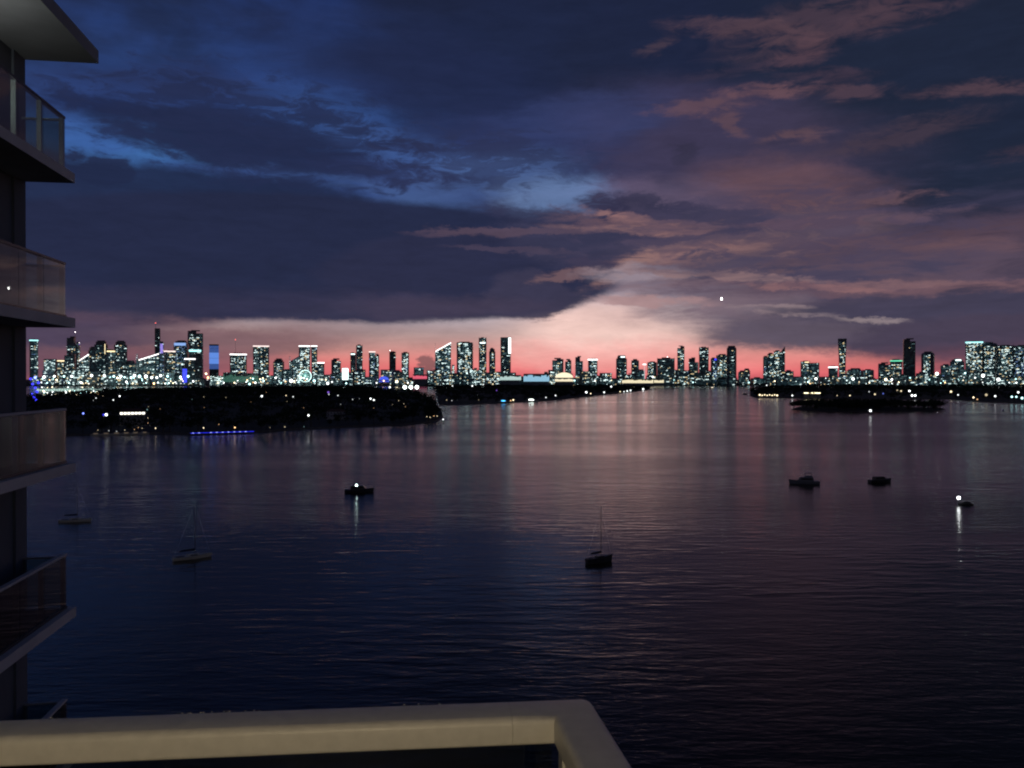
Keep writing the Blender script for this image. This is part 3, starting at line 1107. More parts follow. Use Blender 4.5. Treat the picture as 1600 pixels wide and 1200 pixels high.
T(764, 774, 545, 'warm', 'shorter slim tower between two taller ones')
T(782, 798, 527, 'dark', 'tall tower with a white lit strip down its top corner', extra=x_panel(W_BR, .28, .5, .66, .99, 'corner_light'), yaw=0, roofbox=False)
T(739, 748, 577, 'teal', 'low teal block in the gap before the slim towers')
# over the middle island
T(863, 881, 561, 'teal', 'broad teal block, first of a row of four over the warm dome')
T(883, 893, 563, 'teal', 'narrow dim block, second in the row of four over the warm dome')
T(899, 911, 558, 'teal', 'tallest pale block in the row of four over the warm dome', shape='step')
T(919, 934, 561, 'teal', 'block with white roof lights, last in the row of four', crown=C_WHITE)
T(963, 980, 557, 'dark', 'grey slab standing alone with roof lights', extra=x_panel(W_BR, -.1, .3, .97, 1.0, 'roof_light'))
T(987, 999, 563, 'dark', 'dark block with one roof light beside the tall light mast', beacon=(991, 562, C_BEACON))
T(1012, 1027, 566, 'warm', 'low block with a warm top corner')
# across the open channel
T(1028, 1055, 560, 'dark', 'wide slab with two white roof lights facing the channel', beacon=(1044, 558, C_BEACON), yaw=0)
T(1059, 1070, 541, 'warm', 'slim tower rising alone over the channel')
T(1077, 1092, 560, 'dark', 'low stepped black block over the channel', shape='step')
T(1093, 1108, 543, 'dark', 'black flat topped tower over the channel', yaw=3)
T(1111, 1121, 560, 'blue', 'block with a small blue roof light', extra=x_panel(C_BLUE, .0, .4, .93, .99, 'roof_light'))
T(1120, 1138, 555, 'busy', 'dark block full of windows leaning on a taller tower')
T(1136, 1152, 542, 'dark', 'round topped black tower ending the row over the channel', shape='round')
T(1193, 1201, 558, 'busy', 'lowest step of the sail shaped group')
T(1200, 1211, 553, 'busy', 'second step of the sail shaped group')
T(1210, 1220, 549, 'busy', 'third step of the sail shaped group')
T(1218, 1227, 541, 'dark', 'pointed top of the sail shaped group', shape='slope_r', yaw=0)
T(1228, 1241, 580, 'teal', 'very low dim block after the sail shaped group')
# over the right island
T(1252, 1266, 565, 'busy', 'squat dark block with a warm roof corner', extra=x_panel(W_WM, -.1, .4, .96, .99, 'roof_light'))
T(1265, 1281, 567, 'teal', 'squat pale teal block joined to a darker one', roofbox=False)
T(1296, 1310, 573, 'busy', 'small lit block at the foot of the vase shaped tower', crown=C_WHITE)
T(1311, 1324, 529, 'warm', 'tall tower flaring out towards its top like a vase', shape='vase', yaw=0, roofbox=False)
T(1325, 1350, 577, 'teal', 'low teal block beside the vase shaped tower')
T(1350, 1367, 578, 'teal', 'low teal block farther from the vase shaped tower')
T(1375, 1394, 568, 'dark', 'low dark block beside the green roofed one')
T(1394, 1411, 563, 'busy', 'block with a glowing green roof', crown=C_GREEN, yaw=0)
T(1414, 1432, 530, 'black', 'big unlit black tower with a notched flat top', yaw=5)
T(1442, 1463, 551, 'busy', 'round shouldered tower full of windows beside the unlit one', shape='round', beacon=(1443, 560, C_BEACON))
T(1473, 1490, 571, 'teal', 'low hazy teal block')
T(1488, 1508, 562, 'teal', 'teal block with white lights on its roof', crown=None, extra=x_panel(W_BR, -.1, .3, .96, 1.0, 'roof_light'))
T(1513, 1537, 534, 'busy', 'large tower with a pale green white crown, first of a tight group', crown=C_CYAN, yaw=0)
T(1537, 1562, 536, 'busy', 'large round topped tower in the middle of a tight group', shape='round')
T(1561, 1586, 540, 'busy', 'large tower with two roof lights in a tight group', beacon=(1567, 541, C_BEACON))
T(1590, 1618, 540, 'blue', 'bluish tower, last of a tight group')

# low blocks along the whole waterfront
rl = random.Random(17)
x = 46
while x < 1620:
    w = rl.uniform(9, 24)
    if not (1018 < x < 1030):
        y = rl.uniform(577, 592)
        st = rl.choice(('teal', 'glow', 'teal', 'busy', 'warm', 'busy')) if x < 860 or x > 1480 else rl.choice(('teal', 'dark', 'busy', 'dark', 'warm'))
        near = min(TOWERS, key=lambda q: abs(q[0] - x - w / 2))[1]
        for cut in (' with ', ' beside ', ', ', ' over ', ' under ', ' between ', ' next ', ' at ', ' alone', ' standing'):
            near = near.split(cut)[0] if len(near.split()) > 5 and len(near.split(cut)[0].split()) > 3 else near
        adj = {'teal': 'dim teal', 'glow': 'brightly lit', 'busy': 'dark speckled', 'warm': 'warm lit', 'dark': 'dark'}[st]
        T(x, x + w, y, st, 'low %s block below the %s' % (adj, ' '.join(near.split()[:9])), depth=rl.uniform(5640, 5730) + (330 if 1000 < x < 1190 else 0),
          group='low blocks along the far waterfront', cat='building', roofbox=rl.random() < .4, name='low_building')
    x += w * rl.uniform(.75, 1.3)

# ------------------------------------------------------------------ landmarks on the waterfront
def ferris_wheel(px, py, rpx, D):
    c = at(px, py, D)
    r = rpx * D / FPX
    o = empty('ferris_wheel', (c.x, c.y, 1.4), -math.atan2(c.x, D) + R(8))
    hz = c.z - 1.4
    rim = MB()
    n = 40
    for off in (-2.2, 2.2):
        for k in range(n):
            a, b = 2 * math.pi * k / n, 2 * math.pi * (k + 1) / n
            rim.tube((r * math.cos(a), off, hz + r * math.sin(a)), (r * math.cos(b), off, hz + r * math.sin(b)), 1.2, None, 5)
    rim.build('rim', glow('wheel_rim_light', (215, 255, 250), 3.5), o)
    for k in range(20):
        a = 2 * math.pi * k / 20
        s = MB()
        s.tube((0, 0, hz), (r * math.cos(a), 0, hz + r * math.sin(a)), .5, None, 4)
        s.build('spoke', glow('wheel_spoke_light', (170, 255, 240), 2.2), o)
    h = MB()
    h.tube((0, -4, hz), (0, 4, hz), 2.4, None, 10)
    h.build('hub', C_WHITE, o)
    for sx in (-1, 1):
        for sy in (-5, 5):
            l = MB()
            l.tube((sx * r * .62, sy, -1), (0, sy * .8, hz), 1.1, .7, 6)
            l.build('leg', STEEL, o)
    g0 = None
    for k in range(20):
        a = 2 * math.pi * (k + .5) / 20
        if g0 is None:
            g = MB()
            g.loft([rect_ring(2.6, 3.2, -3.2, .6), rect_ring(3.2, 3.6, -1.2, .6), rect_ring(2.4, 3.0, -.1, .6)])
            g0 = g.mesh('gondola', mat('gondola_white', (.6, .62, .65), .4, .05, 1))
        link('gondola', g0, o, ((r + 1) * math.cos(a), 0, hz + (r + 1) * math.sin(a)))
    tag(o, 'big observation wheel ringed in white green light', 'ferris wheel')


ferris_wheel(477, 587.5, 9.0, 5600)


def lit_hall(name, x0, x1, yt, yb, D, matl, label, cat='building', dome=False):
    a, b = at(x0, yt, D), at(x1, yb, D)
    w, top, bot = b.x - a.x, a.z, max(1.4, b.z)
    o = empty(name, ((a.x + b.x) / 2, D, 1.4), -math.atan2(a.x, D))
    h = top - 1.4
    m = MB()
    m.loft([rect_ring(w, w * .5, -1, w * .05), rect_ring(w, w * .5, h * (.62 if dome else 1), w * .05)])
    m.build('wall', CONC, o)
    f = MB()
    n = max(4, int(w / 9))
    zt = h * (.55 if dome else .92)
    for k in range(n):
        u0, u1 = -w / 2 + w * (k + .08) / n, -w / 2 + w * (k + .92) / n
        zb = max(1.0, min(bot - 1.4, zt - 4))
        za_ = zt - (zt - zb) * rw.uniform(0, .35)
        f.quad((u0, -w * .25 - .3, zb), (u1, -w * .25 - .3, zb), (u1, -w * .25 - .3, za_), (u0, -w * .25 - .3, za_))
    f.build('lit_front', matl, o)
    if dome:
        d = MB()
        rings = []
        for k in range(7):
            t = k / 6 * math.pi / 2
            s = max(.06, math.cos(t))
            rings.append([(w * .48 * s * math.cos(q), w * .24 * s * math.sin(q), h * .62 + h * .38 * math.sin(t)) for q in [2 * math.pi * j / 20 for j in range(20)]])
        d.loft(rings)
        d.build('dome', matl, o, smooth=True)
    tag(o, label, cat)
    return o


lit_hall('terminal_hall', 350, 402, 583, 597, 5640, C_TEALW, 'long low hall washed in green light under the white brimmed tower')
lit_hall('arena', 592, 608, 588, 597, 5630, C_BLUEW, 'low round arena washed in deep blue light', dome=True)
lit_hall('sign_hall', 645, 667, 585, 592, 5625, C_REDW, 'low hall with a rosy red lit front')
lit_hall('domed_hall', 867, 896, 582, 596, 5600, glow('dome_warm', (255, 240, 205), 1.2), 'warm white glowing dome behind the island trees', dome=True)
lit_hall('marina_hall', 818, 858, 584, 596, 5600, glow('hall_blue_white', (170, 225, 255), .8), 'long blue white lit hall beside the glowing dome')
lit_hall('white_hall', 781, 814, 586, 594, 5620, glow('hall_white', (215, 245, 240), .8), 'long white lit hall under the tower with the lit corner')
lit_hall('promenade_hall', 972, 1020, 592, 598.5, 5600, glow('hall_warm', (255, 240, 200), 1.1), 'long low warm lit promenade at the head of the channel')
lit_hall('pier_hall', 1022, 1037, 592.5, 598, 5880, glow('hall_warm', (255, 240, 200), 1.1), 'short warm lit hall across the head of the channel')
lit_hall('quay_shed', 64, 154, 606, 612, 3330, glow('shed_white', (210, 245, 235), .75), 'long quay shed blazing white beyond the island trees')


def light_mast(x, y0, y1, D, label):
    a, b = at(x, y0, D), at(x, y1, D)
    o = empty('light_mast', (a.x, D, 1.4))
    m = MB()
    m.tube((0, 0, -1), (0, 0, a.z - 1.4), 2.0, 1.2, 8)
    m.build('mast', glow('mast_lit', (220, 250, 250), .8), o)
    h = MB()
    h.box(-11, 11, -2, 2, a.z - 1.4, a.z + 4)
    h.build('lamp_head', C_WHITE, o)
    tag(o, label, 'light mast')


light_mast(1007, 570, 592, 5650, 'white floodlit mast standing over the warm promenade')
light_mast(1146, 585, 600, 5950, 'short floodlit mast over the head of the channel')

# ------------------------------------------------------------------ lamps
L_COL = {'w': (245, 252, 250), 'c': (185, 240, 240), 'y': (255, 235, 190), 'o': (255, 200, 140), 'b': (120, 140, 255), 'B': (60, 60, 255), 'v': (160, 110, 255)}
HEADS = {}
pole_me = None


def lamp(x, y, D, px, c, strength, label, group, zground=1.4):
    """a lamp on its post; px = radius of the globe in picture widths"""
    global pole_me
    if pole_me is None:
        k = MB()
        k.tube((0, 0, 0), (0, 0, 1), .12, .07, 6)
        pole_me = k.mesh('pole', STEEL)
    p = at(x, y, D)
    r = px * D / FPX
    key = (c, round(strength, 1))
    if key not in HEADS:
        h = MB()
        h.ball((0, 0, 0), 1.0, 8, 5)
        HEADS[key] = h.mesh('lamp_globe', glow('lamp_%s_%d' % (c, int(strength * 10)), L_COL[c], strength), True)
    o = empty('street_lamp', (p.x, p.y, zground))
    hh = max(1.0, p.z - zground)
    po = link('pole', pole_me, o)
    po.scale = (max(1, D / 900), max(1, D / 900), hh)
    g = link('lamp_globe', HEADS[key], o, (0, 0, hh))
    g.scale = (r, r, r)
    tag(o, label, 'lamp', group)
    return o


rr = random.Random(29)
# along the mainland quays
for i in range(132):
    x = rr.uniform(46, 1598)
    if rr.random() < .45:
        x = rr.uniform(60, 470)
    if 690 < x < 1180 and rr.random() < .4:
        continue
    y = rr.uniform(589, 600.5) if x < 690 or x > 1180 else rr.uniform(592, 600)
    y = min(y, 599.2)
    lamp(x, y, rr.uniform(5555, 5620) + (330 if 1000 < x < 1190 else 0), rr.choice((.55, .7, .85, 1.15)), rr.choice('wwwccyyyo'), rr.choice((3.0, 6.0, 9.0)),
         'small bright lamp in the string of lights along the far waterfront', 'lamps along the far waterfront')
for x, y, px, c in ((55, 590, 2.0, 'b'), (85, 588, 1.5, 'w'), (210, 587, 2.0, 'w'), (218, 588, 2.2, 'c'), (228, 588, 2.2, 'w'), (237, 590, 1.8, 'w'), (251, 587, 1.8, 'w'), (262, 588, 1.4, 'c'),
                    (455, 595, 2.6, 'w'), (491, 595, 1.9, 'c'), (512, 599, 1.8, 'w'), (620, 596, 1.9, 'y'), (1020, 589, 1.3, 'w'), (1464, 584, 2.3, 'w'), (1536, 587, 2.4, 'w'),
                    (1560, 593, 2.3, 'w'), (1275, 592, 1.8, 'w'), (1333, 592, 2.0, 'w'), (1384, 593, 2.0, 'y'), (1508, 583, 1.2, 'c'), (322, 584, 1.4, 'y'), (325, 590, 1.6, 'o'), (69, 589, 1.9, 'w'), (100, 588, 1.4, 'c'), (112, 588, 1.6, 'w'), (143, 587, 1.8, 'w'), (163, 587, 1.7, 'w'), (178, 588, 1.5, 'c'), (189, 588, 1.7, 'w'), (205, 590, 1.8, 'c'), (245, 590, 1.6, 'w'), (282, 589, 1.5, 'w'), (294, 588, 1.7, 'c'), (350, 598, 1.3, 'w'), (390, 600, 1.4, 'c'), (399, 598, 1.3, 'w')):
    lamp(x, y, 5560 + (300 if 1000 < x < 1190 else 0), px, c, 5.0, 'large glaring lamp among the string along the far waterfront', 'glaring lamps along the far waterfront')
for i in range(44):
    x = rr.uniform(62, 156)
    y = rr.choice((605.5, 611.5, 613.5, 616)) + rr.uniform(-.8, .8)
    lamp(x, y, 44 * FPX / (y - 591.4), rr.uniform(.5, .9), rr.choice('wwccy'), 6.0, 'lamp in the white quay lights behind the near island', 'lamps on the quay behind the near island')
for x, y in ((48, 592), (51, 600), (55, 606), (58, 612), (50, 616), (56, 625), (60, 598), (53, 621)):
    lamp(x, y, min(5550, 40 * FPX / max(4, (y - 591.4))), 1.9, 'B', 2.2, 'deep blue lamp beside the white quay lights', 'deep blue lamps by the quay')


def shore_depth(poly, x):
    k = (x - 800) / FPX
    best = 1e9
    for i in range(len(poly)):
        a, b = poly[i], poly[(i + 1) % len(poly)]
        fa, fb = a[0] - k * a[1], b[0] - k * b[1]
        if (fa > 0) != (fb > 0):
            t = fa / (fa - fb)
            best = min(best, a[1] + (b[1] - a[1]) * t)
    return best


def island_lamp(poly, x, y, px, c, s, label, group):
    D = shore_depth(poly, x)
    if D > 1e8:
        D = 44 * FPX / (y - 591.6)
    D += 1.0
    z = EYE - D * (y - HOR) / FPX
    if z > 15:                                       # stands farther in, above the crowns
        D = (EYE - 16) * FPX / (y - HOR)
    lamp(x, y, D, px, c, s * .6, label, group)


NL = ('lamp shining among the black trees of the near island', 'lamps on the near island')
for x, y, px, c, s in ((130, 646, 1.4, 'b', 5), (166, 648, 2.1, 'w', 5), (162, 648, 1.8, 'B', 1.5), (230, 640, .8, 'c', 1), (243, 669, .9, 'y', 4), (318, 668.5, .8, 'y', 5), (367, 668, 1.0, 'o', 6),
                       (342, 663, .6, 'o', 2), (187, 619, 1.2, 'w', 5), (177, 625, .9, 'w', 4), (150, 622, .8, 'w', 3), (409, 619, 1.4, 'w', 6), (447, 618, .8, 'y', 3), (458, 620, .9, 'w', 3),
                       (513, 613, 1.6, 'v', 1.2), (514, 616, .7, 'w', 3), (528, 618, .9, 'w', 2.5), (551, 624, .6, 'w', 2.5), (579, 623, 1.2, 'w', 6), (584, 625, 1.1, 'w', 6), (609, 605, 1.4, 'w', 5),
                       (482, 649, 1.5, 'w', 5), (445, 667, .8, 'y', 1.5), (422, 668, .5, 'y', 1), (475, 679 - 8, .5, 'c', 1), (667, 651, .6, 'y', 3), (672, 652, .6, 'y', 3), (678, 650, .6, 'o', 3),
                       (683, 650, .6, 'y', 3), (623, 626, .5, 'y', 2), (631, 631, .5, 'y', 1.5), (392, 628, .5, 'o', .6), (353, 621, .8, 'y', .5), (300, 624, .5, 'c', .5)):
    island_lamp(NEAR, x, y, px, c, s, *NL)
ri = random.Random(8)
for k in range(16):
    island_lamp(NEAR, ri.uniform(130, 660), ri.uniform(612, 640), .45, ri.choice('yoyw'), ri.uniform(.8, 2.0), *NL)
ML = ('lamp on the wooded island running towards the open channel', 'lamps on the channel island')
for x, y, px, c, s in ((698, 625, .6, 'y', 2), (706, 626, .6, 'w', 2), (776, 610, 1.1, 'v', .8), (802, 625, 1.1, 'y', 5), (798, 626, .8, 'o', 4), (853, 621, .8, 'w', 4), (868, 618, 1.1, 'w', 3),
                       (916, 613, 1.5, 'w', 6), (923, 615, .9, 'y', 4), (944, 613, 1.1, 'w', 5), (955, 604, 1.2, 'w', 5), (951, 598, 1.1, 'w', 5), (969, 612, .8, 'y', 4), (975, 612, .8, 'w', 4), (980, 611, 1.0, 'w', 5),
                       (985, 610, 1.2, 'w', 6), (1005, 608, 1.3, 'w', 6), (738, 603, 1.1, 'w', 5), (725, 598, .9, 'w', 5), (755, 601, .8, 'w', 4), (770, 600, .8, 'y', 4), (707, 603, .8, 'w', 4), (748, 625, .5, 'y', 1)):
    island_lamp(MID, x, y, px, c, s, *ML)
RL = ('lamp on the wooded shore behind the mangrove islet', 'lamps on the shore behind the islet')
for x, y, px, c, s in [(1187 + 3.9 * k, 617 + (k % 2) * .8, .9 if k % 7 else 1.3, 'y', 5) for k in range(8)] + [
        (1238, 618, 1.1, 'w', 5), (1308, 618, .6, 'y', 3), (1328, 618, .9, 'y', 4), (1358, 612, .8, 'w', 2), (1367, 616, 1.4, 'y', 2.0), (1380, 615, 1.2, 'b', 1), (1402, 610, 1.0, 'y', 2.0), (1408, 611, 1.3, 'y', 2),
        (1421, 611, 1.5, 'w', 6), (1425, 618, 1.6, 'w', 6), (1430, 618, 1.6, 'w', 6), (1486, 612, 1.5, 'y', 4), (1497, 617, 1.0, 'w', 4), (1521, 621, 1.2, 'y', 5), (1527, 624, 1.2, 'o', 1.5), (1541, 617, 1.9, 'y', 1.2),
        (1555, 619, 1.3, 'w', 5), (1581, 620, 1.5, 'c', 5), (1591, 613, 1.4, 'w', 5), (1588, 620, 1.4, 'c', 5), (1597, 622, 1.8, 'c', 5), (1198, 602, .9, 'w', 4)]:
    island_lamp(RIGHT, x, y, px, c, s, *RL)
# three floodlights on one mast over the near island
p = at(642, 605, 2900)
o = empty('floodlight_mast', (p.x, p.y, 1.4))
k = MB()
k.tube((0, 0, -1), (0, 0, p.z - 2), .9, .6, 8)
k.tube((-26, 0, p.z - 2), (26, 0, p.z - 2), .7, None, 6)
k.build('mast', STEEL, o)
for dx in (-21, 0, 21):
    h = MB()
    h.ball((dx, -1, p.z - 1.4), 6.0, 10, 6)
    h.build('floodlight', glow('floodlight', (240, 255, 248), 8.0), o, smooth=True)
tag(o, 'blazing row of three white floodlights over the near island', 'floodlights')

# ------------------------------------------------------------------ boats
GEL = mat('boat_gelcoat', (0.80, 0.77, 0.62), 0.35, 0.06, 1.5)
DARKHULL = mat('boat_dark_hull', (0.05, 0.055, 0.06), 0.4, 0.2, 1.5)
DECK = mat('boat_deck', (0.75, 0.73, 0.62), 0.6, 0.12, 2.0)
GREYHULL = mat('boat_grey_hull', (0.22, 0.23, 0.25), 0.4, 0.1, 1.5)
CANVAS = mat('sail_cover', (0.03, 0.04, 0.07), 0.85, 0.2, 3.0)
BGLASS = mat('boat_window', (0.015, 0.018, 0.022), 0.12, 0.1, 1.0)
ALU = mat('mast_aluminium', (0.05, 0.05, 0.055), 0.4, 0.08, 2.0, 0.5)
ANCHOR = glow('anchor_light', (250, 255, 255), 15.0, True)
ANCHORC = glow('anchor_light_cold', (225, 255, 250), 26.0, True)


def hull(L, B, fb, bowup=0.5, transom=0.75, draft=0.35, n=13):
    m = MB()
    rings = []
    for k in range(n):
        t = k / (n - 1)
        x = -L / 2 + L * t
        w = B / 2 * (transom + (1 - transom) * min(1, t / .35)) if t < .35 else B / 2 * max(.015, (1 - ((t - .35) / .65) ** 2.2))
        zt = fb * (1 + bowup * t ** 2)
        rk = L * .04 * max(0, t - .8) / .2
        rings.append([(x, -w * .15, -draft * (1 - t * .5)), (x + rk * .3, -w * .78, .06), (x + rk, -w, zt), (x + rk, w, zt), (x + rk * .3, w * .78, .06), (x, w * .15, -draft * (1 - t * .5))])
    m.loft(rings)
    return m


def deck_line(L, B, fb, z=0.03):
    pass


def cabin(L, x0, x1, w0, w1, z0, h, m=None, tap=.82, rake=.35):
    m = m or MB()
    m.loft([[(x0, -w0, z0), (x1, -w1, z0), (x1, w1, z0), (x0, w0, z0)],
            [(x0 + h * .12, -w0 * tap, z0 + h), (x1 - h * rake / .35 * .9, -w1 * tap, z0 + h), (x1 - h * rake / .35 * .9, w1 * tap, z0 + h), (x0 + h * .12, w0 * tap, z0 + h)]])
    return m


def sailboat(px, py, L, head, mast_h, label, hm, dm, fbk=.085):
    p = ground(px, py)
    o = empty('sailboat', (p.x, p.y, 0), R(head))
    B = L * .3
    fb = L * fbk
    hull(L, B, fb, .35, .6).build('hull', hm, o)
    d = MB()
    pts = []
    for s in (-1, 1):
        row = []
        for k in range(11):
            t = k / 10
            w = B / 2 * (.6 + .4 * min(1, t / .35)) if t < .35 else B / 2 * max(.015, (1 - ((t - .35) / .65) ** 2.2))
            row.append((-L / 2 + L * t * .985, s * w * .93, fb * (1 + .35 * t * t) + .03))
        pts.append(row)
    for k in range(10):
        d.quad(pts[0][k], pts[0][k + 1], pts[1][k + 1], pts[1][k])
    d.build('deck', dm, o)
    c = cabin(L, -L * .12, L * .22, B * .3, B * .2, fb * 1.03, L * .05)
    c.build('cabin', dm, o)
    for s in (-1, 1):
        w = MB()
        w.box(-L * .06, L * .12, s * B * .285 - .02, s * B * .285 + .02, fb * 1.03 + L * .012, fb * 1.03 + L * .034)
        w.build('cabin_window', BGLASS, o)
    k = MB()
    k.box(-L * .42, -L * .14, -B * .22, B * .22, fb * 1.0 - .05, fb * 1.0 + .06)
    k.build('cockpit', CANVAS, o)
    mx = L * .08
    m = MB()
    m.tube((mx, 0, fb), (mx, 0, mast_h), .085, .05, 8)
    m.build('mast', ALU, o)
    b = MB()
    b.tube((mx, 0, fb + L * .14), (mx - L * .42, 0, fb + L * .13), .07, None, 6)
    b.build('boom', ALU, o)
    s = MB()
    s.loft([[(mx - .15, y_, z_) for y_, z_ in ((-.16, 0), (.16, 0), (.12, .5), (-.12, .5))],
            [(mx - L * .4, y_, z_) for y_, z_ in ((-.12, 0), (.12, 0), (.08, .3), (-.08, .3))]])
    sc_ = s.build('sail_cover', CANVAS, o)
    sc_.location.z = fb + L * .145
    r = MB()
    for a, bq in (((L * .48, 0, fb * 1.35), (mx, 0, mast_h)), ((-L * .48, 0, fb), (mx, 0, mast_h)), ((mx, B * .47, fb), (mx, 0, mast_h * .8)), ((mx, -B * .47, fb), (mx, 0, mast_h * .8))):
        r.tube(a, bq, .009, None, 4)
    r.build('rigging', STEEL, o)
    tag(o, label, 'sailboat')
    return o


def motor_yacht(px, py, L, head, label, hm, fly=True, lit=None, light=None, name='motor_yacht', cat='yacht', group=None):
    p = ground(px, py)
    o = empty(name, (p.x, p.y, 0), R(head))
    B = L * .29
    fb = L * .1
    hull(L, B, fb, .55, .9).build('hull', hm, o)
    d = MB()
    d.box(-L * .49, L * .2, -B * .44, B * .44, fb * .98, fb * 1.06)
    d.build('deck', hm, o)
    h1 = L * .13
    cabin(L, -L * .30, L * .26, B * .38, B * .30, fb * 1.05, h1).build('saloon', hm, o)
    for s in (-1, 1):
        w = MB()
        w.box(-L * .26, L * .13, s * B * .365 - .03, s * B * .365 + .03, fb * 1.05 + h1 * .35, fb * 1.05 + h1 * .8)
        w.build('saloon_window', lit or BGLASS, o)
    ws = MB()
    zf = fb * 1.05
    ws.quad((L * .245, -B * .26, zf + h1 * .3), (L * .245, B * .26, zf + h1 * .3), (L * .245 - h1 * .6, B * .24, zf + h1 * .92), (L * .245 - h1 * .6, -B * .24, zf + h1 * .92))
    ws.build('windscreen', BGLASS, o)
    top = zf + h1
    if fly:
        cabin(L, -L * .26, L * .02, B * .33, B * .27, top, L * .055).build('flybridge', hm, o)
        hd = MB()
        hd.box(-L * .24, L * .0, -B * .3, B * .3, top + L * .14, top + L * .15)
        for sx in (-L * .22, -L * .02):
            for sy in (-B * .26, B * .26):
                hd.tube((sx, sy, top + L * .04), (sx, sy, top + L * .142), .05, None, 5)
        hd.build('hardtop', hm, o)
        ar = MB()
        ar.tube((-L * .2, 0, top + L * .15), (-L * .22, 0, top + L * .24), .06, .03, 6)
        ar.build('radar_mast', ALU, o)
    rl_ = MB()
    for s in (-1, 1):
        pr = None
        for k in range(6):
            t = .62 + k * .072
            w_ = B / 2 * max(.02, (1 - ((t - .35) / .65) ** 2.2))
            q = Vector((-L / 2 + L * t, s * w_, fb * (1 + .55 * t * t)))
            rl_.tube(q, q + Vector((0, 0, .7)), .02, None, 4)
            if pr is not None:
                rl_.tube(pr + Vector((0, 0, .7)), q + Vector((0, 0, .7)), .02, None, 4)
            pr = q
    rl_.build('bow_rail', STEEL, o)
    tag(o, label, cat, group)
    return o


def add_light(o, pxy, matl, r, zbase):
    """an all-round light on a short staff, part of the boat"""
    D = o.location.y
    p = at(pxy[0], pxy[1], D)
    loc = o.matrix_world.inverted() @ p if False else Matrix.Rotation(-o.rotation_euler.z, 3, 'Z') @ (p - o.location)
    s = MB()
    s.tube((loc.x, loc.y, zbase), (loc.x, loc.y, loc.z), .05, .04, 6)
    s.build('light_staff', STEEL, o)
    b = MB()
    b.ball((loc.x, loc.y, loc.z), r, 10, 6)
    b.build('anchor_light', matl, o, smooth=True)


sailboat(117, 815.5, 10.2, 12, 13.0, 'pale hulled sailboat with a dark sail cover moored off the balconies', GEL, DECK)
sailboat(300, 873, 10.2, 36, 15.0, 'cream sailboat lying aslant on open water with bare mast', GEL, DECK)
sailboat(936, 879, 8.2, 28, 15.5, 'black sailboat silhouette with tall mast on the rosy water', DARKHULL, DARKHULL, .17)
b3 = motor_yacht(561, 769, 12.4, 8, 'dark low motorboat with one white light above its cabin', DARKHULL, False, name='motorboat', cat='boat')
add_light(b3, (557, 758.5), ANCHORC, .42, 1.5)
motor_yacht(1257, 756, 13.6, 170, 'dark flybridge yacht anchored on the pink reflection', GREYHULL, True)
motor_yacht(1375, 753.5, 11.8, 14, 'smaller dark cruiser anchored near the flybridge yacht', DARKHULL, False, name='motorboat', cat='boat')
b7 = motor_yacht(1509, 788.5, 5.4, 160, 'tiny dark launch beside its own glaring white light', DARKHULL, False, name='motorboat', cat='boat')
add_light(b7, (1498, 778), ANCHOR, .55, .4)
motor_yacht(831, 628, 26, 5, 'long white yacht blazing with light at the island quay', GEL, True, lit=glow('yacht_white_light', (240, 255, 250), 9.0, True))
motor_yacht(787, 629, 21, 20, 'cyan lit yacht at the island quay', GEL, True, lit=glow('yacht_cyan_light', (70, 180, 255), 5.0, True))
motor_yacht(1567, 642, 10, 70, 'small boat with deep blue glow near the wooded shore', DARKHULL, False, lit=glow('boat_blue_light', (40, 70, 220), .5, True), name='motorboat', cat='boat')
motor_yacht(1164, 616.5, 17, 10, 'dark boat lying off the tip of the wooded shore', DARKHULL, False, name='motorboat', cat='boat')
motor_yacht(1113, 607, 30, 10, 'dark ship with lights far up the channel', DARKHULL, True, lit=glow('ship_light', (255, 240, 215), 3.0), name='motorboat', cat='boat')
for x, y in ((1018, 609), (1024, 608.6), (1052, 607.2), (1080, 606.8)):
    motor_yacht(x, y, 16, 10, 'small black boat moored at the mouth of the channel', DARKHULL, False, name='motorboat', cat='boat', group='boats moored at the channel mouth')
for i, x in enumerate((151, 167, 183, 198, 212, 226)):
    bt = motor_yacht(x, 680.5 - i * .4, 9.5, 15 + i * 9, 'small white motorboat tied up below the lit house', GEL, False, name='motorboat', cat='boat', group='boats tied up below the lit house',
                     lit=glow('cabin_dim_light', (255, 220, 180), .12))
for x, y, c in ((153, 672, 'y'), (170, 673, 'w'), (182, 674, 'w'), (195, 672, 'y'), (210, 671, 'o'), (222, 669, 'y'), (231, 661, 'o'), (216, 668, 'o'), (231, 653, 'y')):
    lamp(x, y, 752, .5, c, 1.5, 'dock lamp among the boats below the lit house', 'dock lamps below the lit house')

# channel markers
PILE = mat('marker_pile', (0.08, 0.07, 0.06), 0.9, 0.3, 2.0)


def marker(px, py, lighted, label, ly=None, r=.5, board=True):
    p = ground(px, py)
    o = empty('channel_marker', (p.x, p.y, 0))
    ht = 6.5 if ly is None else at(px, ly, p.y).z
    m = MB()
    m.tube((0, 0, -1.5), (0, 0, ht), .32, .26, 8)
    m.build('pile', PILE, o)
    if board:
        b = MB()
        b.box(-.9, .9, -.42, -.33, ht - 2.4, ht - .6)
        b.build('board', mat('marker_board', (.05, .16, .09), .6, .1, 2), o)
    if lighted:
        l = MB()
        l.ball((0, 0, ht + r * .8), r, 10, 6)
        l.build('lantern', glow('lantern_light', (250, 255, 255), 3.5, True), o, smooth=True)
    tag(o, label, 'marker')


marker(1360, 649, True, 'channel marker with a brilliant white light off the mangrove islet', 643, 1.5)
marker(1330, 652, False, 'unlit channel marker pile off the mangrove islet', 644)
marker(692.5, 661, True, 'channel marker with a white light off the tip of the near island', 656, .62)

